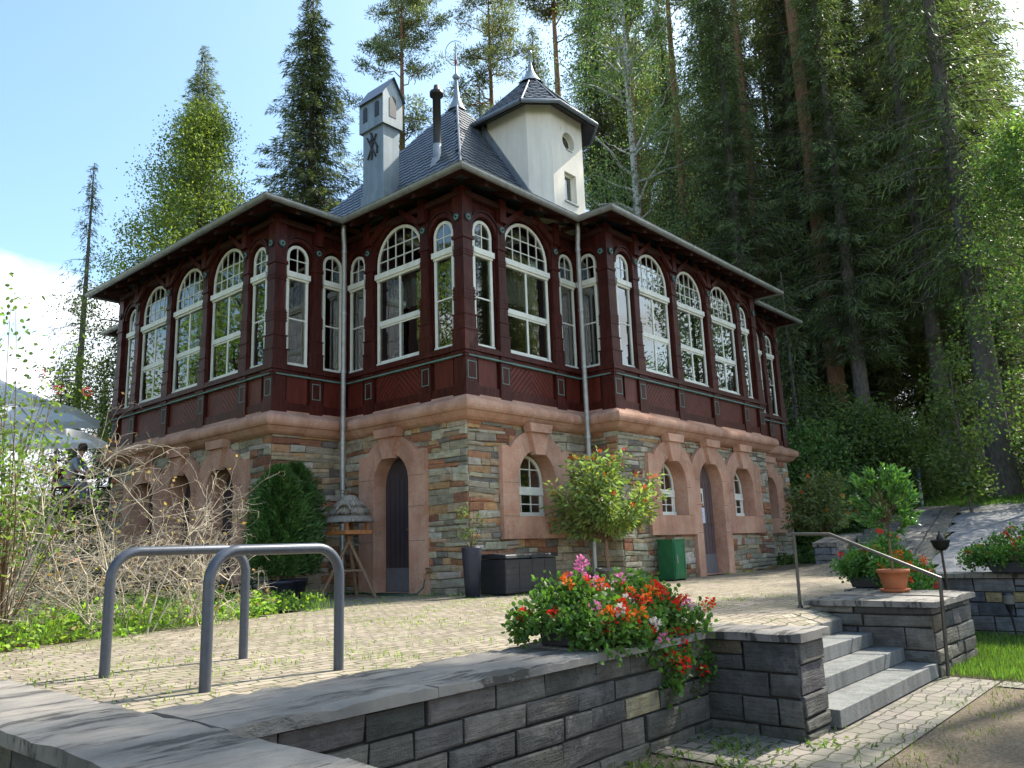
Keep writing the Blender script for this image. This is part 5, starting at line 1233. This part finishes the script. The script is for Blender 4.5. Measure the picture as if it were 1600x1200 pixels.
# ------------------------------------------------------------------ trees
def limb(mb, a, b, r0, r1, n=5, wob=.06, seg=6, m=0):
    a, b = Vector(a), Vector(b); L_ = (b-a).length; pts = [a]
    for i in range(1, n): pts.append(a.lerp(b, i/n)+Vector((rnd(-1, 1), rnd(-1, 1), rnd(-1, 1)))*L_*wob*.5)
    pts.append(b); mb.tube(pts, [r0+(r1-r0)*i/n for i in range(n+1)], seg, m, cap=False); return pts
def spruce(name, label, cat, h, r, seed, bare=.08, dens=1., droop=1., mat='needle_spruce', bark='bark_grey', thin=1., trunk_r=None, group=None, low_dead=True, fill_=6):
    random.seed(seed); global RNG; RNG = np.random.default_rng(seed)
    t = thing(name, label, cat, (0, 0, 0), group); tr_ = trunk_r or h*.012
    tb_ = MB(); tb_.tube([(0, 0, -.6), (0, 0, .15), (0, 0, 1.2), (.02*h*.1, 0, h*.5), (0, 0, h*.98)], [tr_*1.7, tr_*1.35, tr_, tr_*.62, .015], 10)
    Ps, Ds, Ls, Ws, Ts = [], [], [], [], []
    z = bare*h; 
    while z < h*.985:
        f = (z-bare*h)/(h-bare*h); env = r*(min(1., .62+f*2.2))*(1-f)**.78+.12
        nb_ = 6 if f < .9 else 4
        a0_ = rnd(0, 6.28)
        for i in range(nb_):
            a = a0_+i*2*pi/nb_+rnd(-.35, .35); Lb = env*rnd(.6, 1.12)*(1 if random.random() > .12*thin else .45)
            if random.random() < .08*thin: continue
            K = max(4, int(Lb/.12*dens)); u = (np.arange(K)+RNG.uniform(0, 1, K))/K
            zz = z+Lb*(.18*u-.52*droop*u*u+.16*droop*u**4); d = np.array([cos(a), sin(a), 0]); sd2 = np.array([-sin(a), cos(a), 0])
            base = np.stack([d[0]*Lb*u, d[1]*Lb*u, zz], 1)
            if Lb > 1. or f > .8: tb_.tube([(0, 0, z), tuple(base[K//2]), tuple(base[-1])], [.012+Lb*.012, .008+Lb*.005, .004], 4, cap=False)
            for q in range(fill_):
                sg = RNG.choice([-1, 1], K)[:, None]; lat = (.30+.7*(1-u))[:, None]*np.minimum(1, Lb/1.5)
                off = sd2*sg*RNG.uniform(0, 1, (K, 1))*lat*.55+np.array([0, 0, -1])*RNG.uniform(0, .28*droop, (K, 1))
                D = unit(d*RNG.uniform(.1, .9, (K, 1))+sd2*sg*RNG.uniform(.1, .9, (K, 1))+np.array([0, 0, -1])*RNG.uniform(.15, 1.35, (K, 1))*droop+np.array([0, 0, .25]))
                Ps.append(base+off); Ds.append(D); Ls.append(RNG.uniform(.16, .42, K)*(.6+.4*min(1, Lb))); Ws.append(RNG.uniform(.022, .052, K)); Ts.append(tints(K, .45, 1.5)*(.75+.5*u[:, None]))
        z += rnd(.30, .46)*(1.0 if f < .7 else .8)
    if low_dead:
        for i in range(int(26*bare*4)):
            zz = rnd(1.5, max(1.6, bare*h+1)); a = rnd(0, 6.28); q = rnd(.5, 1.9); limb(tb_, (0, 0, zz), (q*cos(a), q*sin(a), zz-q*rnd(.1, .5)), .02, .004, 4, .1, 4)
    tb_.build('trunk', bark, t)
    P = np.concatenate(Ps); D = np.concatenate(Ds)
    leaf_mesh('crown', P, D, sidev(D), np.concatenate(Ls), np.concatenate(Ws), mat, np.concatenate(Ts), t); return t
def pine(name, label, h, seed, crown=.4, r=2.6, trunk_r=.2, bark='bark_red', mat='needle_pine', puffs=1., group=None):
    random.seed(seed); global RNG; RNG = np.random.default_rng(seed)
    t = thing(name, label, 'tree', (0, 0, 0), group); tb_ = MB(); lean = [rnd(-.12, .12) for _ in range(4)]
    sp_ = [(0, 0, -.5), (lean[0]*.3, 0, h*.3), (lean[1], lean[2]*.5, h*.6), (lean[1]*.5, lean[3], h*.97)]
    tb_.tube(sp_, [trunk_r*1.25, trunk_r, trunk_r*.72, .03], 12); C = []; R_ = []
    for i in range(int(34*puffs)):
        f = rnd(0, 1)**.8; z = h*(1-crown)+h*crown*f; a = rnd(0, 6.28); L_ = r*rnd(.45, 1.05)*(1-f*.62)*(.75 if f < .12 else 1); c0 = Vector((lean[1]*.8, 0, z)); e_ = c0+Vector((cos(a)*L_, sin(a)*L_, L_*rnd(.0, .55)))
        pts = limb(tb_, c0, e_, .045*(1-f*.5), .012, 6, .16, 6)
        for k in range(5):
            q = pts[random.randint(3, 6)]+Vector((rnd(-.5, .5), rnd(-.5, .5), rnd(-.15, .4))); limb(tb_, pts[3], q, .012, .004, 3, .1, 4); C.append(tuple(q)); R_.append(rnd(.28, .5))
    for i in range(10):
        z = h*rnd(.35, 1-crown); a = rnd(0, 6.28); limb(tb_, (0, 0, z), (cos(a)*rnd(.3, 1.2), sin(a)*rnd(.3, 1.2), z-rnd(0, .3)), .02, .005, 4, .15, 4)
    tb_.build('trunk', bark, t)
    C = np.array(C); R_ = np.array(R_); n = len(C)*130; idx = np.repeat(np.arange(len(C)), 130); d = rdirs(n, .25); P = C[idx]+d*R_[idx][:, None]*RNG.uniform(.15, 1., (n, 1))*np.array([1.15, 1.15, .75])
    D = unit(d+rdirs(n, .4)*.6); leaf_mesh('crown', P, D, sidev(D), RNG.uniform(.13, .25, n), RNG.uniform(.03, .055, n), mat, tints(n, .5, 1.5), t); return t
def broadleaf(name, label, h, r, seed, mat, bark='bark_grey', leaf=.12, n=26000, trunk_r=.14, clear=.25, hang=0., shape=None, group=None, cat='tree', nc=230, cr=.36):
    random.seed(seed); global RNG; RNG = np.random.default_rng(seed)
    t = thing(name, label, cat, (0, 0, 0), group); tb_ = MB(); z0 = h*clear
    tb_.tube([(0, 0, -.4), (.05, 0, h*.3), (-.05, .05, h*.65), (0, 0, h*.95)], [trunk_r*1.3, trunk_r, trunk_r*.6, .02], 8)
    prof = shape or [(0, .45), (.2, .85), (.45, 1.), (.7, .8), (.9, .42), (1, .1)]
    C = []
    for i in range(nc):
        f = rnd(0, 1); w = np.interp(f, [p[0] for p in prof], [p[1] for p in prof])*r; a = rnd(0, 6.28); rr_ = w*sqrt(rnd(.12, 1.))*rnd(.8, 1.12); C.append((rr_*cos(a), rr_*sin(a), z0+(h-z0)*f+rnd(-.2, .2)))
        if i % 3 == 0:
            zz = max(.5*z0, C[-1][2]-rr_*rnd(.3, .9)); limb(tb_, (0, 0, zz), C[-1], .02+.012*rr_*trunk_r*8, .006, 5, .12, 5)
    tb_.build('trunk', bark, t)
    C = np.array(C); idx = RNG.integers(0, len(C), n); off = RNG.normal(size=(n, 3))*cr*np.array([1, 1, .62]); off[:, 2] -= hang*RNG.uniform(0, 1, n)
    P = C[idx]+off; D = rdirs(n, -.3-hang); ct = RNG.uniform(.7, 1.3, (len(C), 1))
    leaf_mesh('crown', P, D, sidev(D), RNG.uniform(.7, 1.3, n)*leaf, RNG.uniform(.45, .75, n)*leaf, mat, tints(n, .6, 1.4)*ct[idx], t); return t
def put(o, x, y, rz=0., sc=1.): o.location = (x, y, H(x, y)); o.rotation_euler = (0, 0, rz); o.scale = (sc, sc, sc) if not hasattr(sc, '__len__') else sc; return o

SPL = 'dark spruce of the dense forest beyond the house'
SPG = 'spruces of the forest behind the house'
sprA = spruce('spruce_tree', SPL, 'tree', 30, 3.8, 101, .10, 1.1, 1.0, group=SPG, fill_=8)
sprB = spruce('spruce_tree', SPL, 'tree', 27, 3.2, 102, .22, 1.1, 1.2, group=SPG, thin=1.6, fill_=8)
sprC = spruce('spruce_tree', SPL, 'tree', 32, 3.3, 103, .30, .9, 1.2, group=SPG, thin=2.2)
PNL = 'forest pine with bare reddish trunk and open crown'; PNG = 'pines of the forest'
pnA = pine('pine_tree', PNL, 29, 201, .38, 3.0, .22, group=PNG); pnB = pine('pine_tree', PNL, 31, 202, .30, 2.6, .20, group=PNG)
# named trees (world positions)
def H0(x, y): return (x, y, H(x, y))
put(spruce('spruce_tree', 'tall dark pointed spruce left of the chimney against the open sky', 'tree', 28.6, 4.8, 301, .06, 1.3, .9, group=None, fill_=11, thin=.6), 11.6, 21.5)
put(pine('pine_tree', 'pine with a slim red trunk rising straight behind the chimney', 30, 203, .48, 3.6, .24, puffs=1.3), 16.3, 20.3)
copy_thing(pnA, H0(22.0, 19.1), 1.3, 1.08, 'pine between the roof finial and the tower with a twisted reddish trunk')
put(spruce('spruce_tree', 'ragged dark green conifer top rising above the light green leafy tree', 'tree', 31.5, 4.6, 206, .3, 1.2, .7, thin=1.5, fill_=9), 13.2, 35.7)
put(broadleaf('leafy_tree', 'bright yellow green leafy tree above the left wing roof', 19.0, 4.6, 302, 'leaf_light', leaf=.115, n=80000, clear=.2, trunk_r=.2, nc=300, cr=.46, shape=[(0, .9), (.2, 1.1), (.42, .9), (.6, .62), (.8, .42), (1, .08)]), 6.6, 22.2)
put(spruce('spruce_tree', 'thin ragged small spruce standing alone against the cloud at the left', 'tree', 21.5, 2.3, 303, .25, .55, 1.1, thin=4.5, group=None), 7.3, 36.4)
put(broadleaf('birch_tree', 'birch with white trunk and hanging light green foliage right of the tower', 27, 3.8, 304, 'leaf_birch', 'bark_birch', .11, 30000, .17, .33, .9, nc=170, cr=.55), 16.9, 6.8)
copy_thing(pnB, H0(24.9, 9.0), .4, 1.12, 'pine whose thin red trunk stands right of the birch')
copy_thing(pnB, H0(21.9, 4.1), 2.4, 1.05, 'tall pine with long reddish trunk rising behind the end of the right wing')
copy_thing(pnA, H0(20.2, 1.0), 4.0, 1.2, 'pine with a long bare grey trunk just right of the house end')
bigs = spruce('spruce_tree', 'biggest trunk at the right, a thick grey spruce with flaring root foot', 'tree', 26, 3.3, 305, .24, 1., 1.35, thin=3, trunk_r=.36, group=None, fill_=5); put(bigs, 18.1, -4.1)
copy_thing(bigs, H0(20.9, -2.2), 2.2, (.8, .8, 1.0), 'second thick spruce trunk standing left of the biggest one')
put(spruce('spruce_tree', 'half bare young spruce with grey drooping twigs close to the end of the house', 'tree', 8.5, 1.7, 306, .05, .5, 1.2, thin=4, mat='needle_spruce', group=None), 15.8, .9)
copy_thing(sprB, H0(26.5, 19.4), .7, 1.12, 'narrow dark spruce top rising behind the tower finial')
put(broadleaf('leafy_tree', 'fresh green leafy tree filling the right edge of the picture', 10.5, 2.0, 307, 'leaf_mid', leaf=.11, n=18000, clear=.12, trunk_r=.09, nc=150), 16.4, -6.0)
put(broadleaf('leafy_sapling', 'slim young green tree in front of the two big trunks', 4.3, .75, 308, 'leaf_mid', leaf=.12, n=3800, clear=.12, trunk_r=.035, nc=46, cr=.22), 14.6, -3.9)
sh = broadleaf('forest_shrub', 'rounded dark green shrub at the forest edge right of the house', 3.0, 1.7, 309, 'leaf_mid', leaf=.12, n=15000, clear=.02, trunk_r=.05, nc=120, group='shrubs at the forest edge', cat='shrub')
put(sh, 15.2, .3); sh['label'] = 'tall rounded green shrub nearest to the end of the house'
copy_thing(sh, H0(17.0, -.6), 2., 1.0, 'green shrub between the house end and the marker post')
copy_thing(sh, H0(17.9, -1.6), 4., .8, 'lower green shrub just left of the marker post')
copy_thing(sh, H0(18.6, 1.4), 1., 1.2, 'darker shrub deeper in the forest behind the rounded one')
copy_thing(sh, H0(19.5, -5.6), 3., .9, 'shrub behind the biggest trunk at the right edge')
copy_thing(sh, H0(16.8, -6.6), 5., .8, 'shrub at the far right edge beyond the gravel path')
# dense forest beyond
random.seed(55)
cx0, cy0 = -9.05, -8.87
fill = []
def clear_of(x, y, d=2.2):
    for o in fill:
        if (o[0]-x)**2+(o[1]-y)**2 < d*d: return False
    return not (-2 < x < 14.5 and -3 < y < 15)
def scatter(n, a0, a1, d0, d1, protos, dmin=2.3, smin=.85, smax=1.12):
    k = 0; tries = 0
    while k < n and tries < 4000:
        tries += 1; a = radians(rnd(a0, a1)); d = d0+(d1-d0)*rnd(0, 1)**.8; x, y = cx0+d*cos(a), cy0+d*sin(a)
        if not clear_of(x, y, dmin): continue
        fill.append((x, y)); o = random.choice(protos); copy_thing(o, H0(x, y), rnd(0, 6.28), rnd(smin, smax)); k += 1
scatter(12, 8, 26, 29, 42, [sprA, sprB, sprA])
scatter(26, 8, 34, 36, 70, [sprA, sprB, sprA, sprC])
scatter(5, 27, 37, 34, 52, [sprC, pnA, pnB])
scatter(10, 37, 51, 42, 70, [pnA, pnB, sprC, sprB], 3.2, .72, .95)
scatter(4, 65, 69, 55, 75, [sprC, sprB], 3., .38, .48)
scatter(5, 53, 60, 56, 70, [sprC, sprB], 3., .5, .62)
scatter(7, 7, 14, 37, 50, [sprA, sprB], 2.3, 1., 1.15)
for x, y, p, s_ in ((15.5, -13.0, sprB, .85), (11.5, -10.8, pnB, .72), (25, -11.5, pnA, .9), (19, -15.5, sprA, .8)): copy_thing(p, H0(x, y), x, s_)   # unseen trees added right of the frame to shade and dapple the ground
put(sprA, 24.6, 3.2, 1.); put(sprB, 27.5, 13.5, 2.); put(sprC, 28, -1.5); put(pnA, 33, 16); put(pnB, 34, 8)
# wood behind the photographer, mirrored in the windows
for x, y, p, s_ in ((-20, 10, sprC, .75), (-26, 18, sprA, .95), (-19, 17, sprC, .7), (-28, 6, sprA, .9), (-36, 26, sprA, 1.), (-24, 31, sprC, 1.), (-38, 16, sprB, 1.), (-22, 4, sprB, .8), (-24, 14, sprA, .8), (-30, 22, sprB, .9), (-21, 24, sprA, .7), (-33, 10, sprC, .9), (-16, 33, sprB, .8), (30, -34, sprC, .8), (20, -36, sprA, .7), (21, -19, pnA, .9), (31, -23, pnB, .9), (16, -25, pnB, .75), (27, -27, pnA, .8), (24, -19, sprC, .85), (12, -29, sprC, .6), (-15, 14, pnA, .6), (-18, 21, pnB, .75), (-13, 20, sprC, .5), (-21, 13, sprA, .7)):
    copy_thing(p, H0(x, y), rnd(0, 6), s_)
lfm = broadleaf('leafy_tree', 'light green leafy tree mirrored in the left hand windows', 16, 4.2, 320, 'leaf_light', leaf=.18, n=22000, clear=.15, nc=200, cr=.6, group='leafy trees mirrored in the windows'); put(lfm, -16.5, 19.0)
copy_thing(lfm, H0(-20.5, 13.5), 2., .9); copy_thing(lfm, H0(-12.5, 23.5), 4., 1.05); copy_thing(lfm, H0(-24, 19), 1., 1.1)
# left background: dark spruces beyond the parasols
lt = spruce('spruce_tree', 'dark spruce standing between the parasols and the left wing', 'tree', 9.5, 2.4, 311, .03, .8, 1.1, group='dark spruces behind the parasols'); put(lt, 4.4, 24.2)
copy_thing(lt, H0(6.0, 25.5), 2., 1.05, 'dark spruce close to the far left corner of the house'); copy_thing(lt, H0(2.6, 25), 4., .8, 'lower dark spruce just right of the parasols')

# ------------------------------------------------------------------ shrubs and undergrowth near the house
def twig_bush(label, x, y, h, w, seed, stems_n, leaves=0, tip_leaf='leaf_dry', cat='shrub', lean=(0, 0)):
    t = thing('dry_shrub', label, cat, (x, y, H(x, y)-.03)); random.seed(seed); b = MB(); L_ = []
    def rec(p, d, ln, r, lev):
        n = 5; pts = [p.copy()]; 
        for i in range(n):
            d = (d+Vector((rnd(-1, 1), rnd(-1, 1), rnd(-1, .8)))*(.16+.09*lev)).normalized(); p = p+d*ln/n; pts.append(p.copy())
        b.tube(pts, [r*(1-.55*i/n) for i in range(n+1)], 4 if lev < 1 else 3, cap=False, m=0)
        if lev < 3:
            for k in range((6, 5, 3)[lev]):
                q = pts[random.randint(1, n)]; nd = (d*.55+Vector((rnd(-1, 1), rnd(-1, 1), rnd(-.6, .8)))).normalized(); rec(q, nd, ln*rnd(.35, .62), r*.52, lev+1)
        else: L_.append((pts[-1], d))
    for i in range(stems_n):
        a = rnd(0, 6.28); q = Vector((rnd(-.3, .3)*w, rnd(-.3, .3)*w, 0)); d = Vector((cos(a)*rnd(.1, .75)+lean[0], sin(a)*rnd(.1, .75)+lean[1], 1)).normalized(); rec(q, d, h*rnd(.5, 1.05), rnd(.005, .015), 0)
    b.build('twigs', 'twig_pale', t, fixn=False)
    if leaves:
        q = random.choices(L_, k=leaves); P = np.array([tuple(a) for a, _ in q])+RNG.normal(size=(leaves, 3))*.03; D = rdirs(leaves, -.3); leaf_mesh('leaves', P, D, sidev(D), RNG.uniform(.03, .06, leaves), RNG.uniform(.02, .04, leaves), tip_leaf, tints(leaves), t)
    return t
twig_bush('tangle of bare pale dry twigs behind the farther bicycle hoop at the left edge', -6.55, -.35, 1.4, .9, 61, 15, 420)
twig_bush('bare pale dry shrub in front of the left wing arches', -5.55, -.62, 1.3, .9, 62, 13, 220)
twig_bush('lower dry shrub reaching towards the potted conifers', -4.75, -.55, 1.05, .8, 63, 11, 120, lean=(.2, -.1))
twig_bush('brownish dry shrub with a few dead leaves in front of the parasols', -5.5, 2.4, 2.1, 1.4, 64, 20, 700)
t = thing('leafy_shrub', 'light green leafy shrub with red berries rising at the left edge', 'shrub', (-6.55, -.62, 0)); random.seed(71)
tips = [(rnd(-.75, .75), rnd(-.75, .75), rnd(1.3, 2.9)*(1 if i % 3 else .8)) for i in range(30)]
tips = [(x*(1.35-z*.27), y*(1.35-z*.27), z) for x, y, z in tips]+[(-.1, .2, 3.3), (-.15, -.1, 3.1), (-.3, .1, 3.35)]
stems(t, 'branches', (0, 0, 0), tips, .008, 'twig_brown', n=7)
P = []; D = []
for q in tips:
    q = Vector(q)
    for j in range(64): u = rnd(.5, 1.02); P.append(q*u+Vector((random.gauss(0, .13), random.gauss(0, .13), random.gauss(0, .10)))); D.append((rnd(-1, 1), rnd(-1, 1), rnd(-1.1, .3)))
P = np.array(P); D = unit(np.array(D)); n = len(P); leaf_mesh('foliage', P, D, sidev(D), RNG.uniform(.035, .065, n), RNG.uniform(.025, .045, n), 'leaf_light', tints(n, .5, 1.2), t, 'oval')
for q in ((.35, .1, 2.35), (.05, -.3, 2.4), (.5, -.2, 2.3)): blossoms(t, 'berries', [q], .05, 60, .012, ['petal_red'], [1])
pl = MB(); pl.tube([(0, 0, 0), (.55, -.2, -.14), (1.1, -.42, -.3)], .022, 8); o = tag(pl.build('dead_branch', 'bark_grey'), 'straight dead grey branch lying slanted in the dry twigs', 'branch'); o.location = (-5.9, .2, .75)
def weeds(name, label, n, region, hmax, ln, wd, mat, keep=None, clump=None, up=.5, seed=1, cat='ground cover'):
    R = np.random.default_rng(seed); x0, x1, y0, y1 = region
    P = np.stack([R.uniform(x0, x1, n), R.uniform(y0, y1, n), np.zeros(n)], 1)
    if clump:
        c = np.stack([R.uniform(x0, x1, clump), R.uniform(y0, y1, clump)], 1); i = R.integers(0, clump, n); P[:, :2] = c[i]+R.normal(size=(n, 2))*.10
    if keep: P = P[np.array([keep(x, y) for x, y, _ in P])]
    n = len(P); q = np.sin(P[:, 0]*3.1)*np.sin(P[:, 1]*2.7+P[:, 0])+np.sin(P[:, 0]*7+1)*np.sin(P[:, 1]*6.3); hh = hmax*(.55+.3*q)*R.uniform(0, 1, n)
    P[:, 2] = np.array([H(x, y) for x, y, _ in P])+(hh if hmax else 0); D = R.normal(size=(n, 3)); D[:, 2] = np.abs(D[:, 2])*up+(1.5*up if up > 1 else 0); D = unit(D)
    o = leaf_mesh(name, P, D, unit(np.cross(D, R.normal(size=D.shape))), R.uniform(.6, 1.3, n)*ln, R.uniform(.7, 1.2, n)*wd, mat, tints(n, .5, 1.5), None, 'oval' if wd > .03 and n < 40000 else 'leaf'); return tag(o, label, cat, None, 'stuff')
def edge(x): return -1.2+.33*(x+6.8)
weeds('undergrowth', 'sunlit green weeds and creepers along the edge of the paving at the left', 30000, (-9, -1.7, -2.2, 5.5), .34, .055, .042, 'leaf_weed', lambda x, y: edge(x)-.15+.12*sin(x*7) < y < edge(x)+3.4 and x < -2.75 and x > -7.3, seed=2)
weeds('tall_grass', 'tufts of taller grass among the weeds at the paving edge', 9000, (-8, -1.7, -2.2, 4.5), 0, .22, .010, 'grass_blade', lambda x, y: edge(x)-.25+.15*sin(x*5) < y < edge(x)+1.6 and -7.3 < x < -2.6, clump=260, up=2.2, seed=3)
weeds('bank_ivy', 'dark green ground cover on the bank below the parasols', 26000, (-9.5, -1.4, 3.0, 12), .4, .09, .065, 'leaf_dark', lambda x, y: y > edge(x)+2 and not in_house(x-.2, y) and y < 9.8, seed=4)
weeds('paving_weeds', 'small weeds growing in the joints of the terrace paving', 6000, (-7.4, 2.0, -5.2, 1.2), 0, .03, .008, 'leaf_weed', lambda x, y: paved(x, y) and (y > -4.9 or x < -4) and (x+y < -3.2 or y > -1.6) , clump=420, up=1.4, seed=5)
weeds('wall_foot_weeds', 'low weeds along the foot of the house wall', 2500, (-1.7, 9, -1.2, 3), 0, .06, .02, 'leaf_weed', lambda x, y: (not in_house(x, y)) and in_house(x+.22, y+.22), clump=90, up=.8, seed=6)
weeds('lawn_grass', 'bright green lawn grass right of the stair pier', 42000, (-.85, 2.4, -9.8, -5.85), 0, .075, .0085, 'grass_blade', None, up=2.0, seed=7, cat='grass')
weeds('low_corner_weeds', 'weeds at the foot of the dark wall below the geraniums', 900, (-5.6, -3.3, -6.9, -6.03), 0, .05, .018, 'leaf_mid', lambda x, y: not (-3.1 < x and y > -6.8), clump=46, up=.9, seed=8)
weeds('path_edge_grass', 'thin grass along the edge of the brown gravel', 500, (-5, -.9, -7.5, -7.15), 0, .04, .008, 'grass_blade', None, clump=60, up=1.2, seed=9, cat='grass')
weeds('forest_grass', 'pale green grass strip on the slope before the forest', 30000, (15.9, 22, -9, 1.5), 0, .13, .018, 'grass_blade', lambda x, y: x < 19.5 or sin(x*2+y*3) > .2, up=1.2, seed=10, cat='grass')
weeds('forest_undergrowth', 'dark green undergrowth covering the forest floor', 60000, (13.0, 42, -9, 22), .75, .16, .11, 'leaf_mid', lambda x, y: not (x < 16.2 and y < -1.2) and not in_house(x-.5, y), clump=900, up=.4, seed=11)
weeds('slope_ivy', 'green ground cover between the house end and the garden steps', 12000, (10.8, 15.5, -1.9, 2.2), .28, .08, .06, 'leaf_mid', lambda x, y: x > 12.7 or y < along(x, 5.6) and y > along(x, 3.7), up=.5, seed=12)
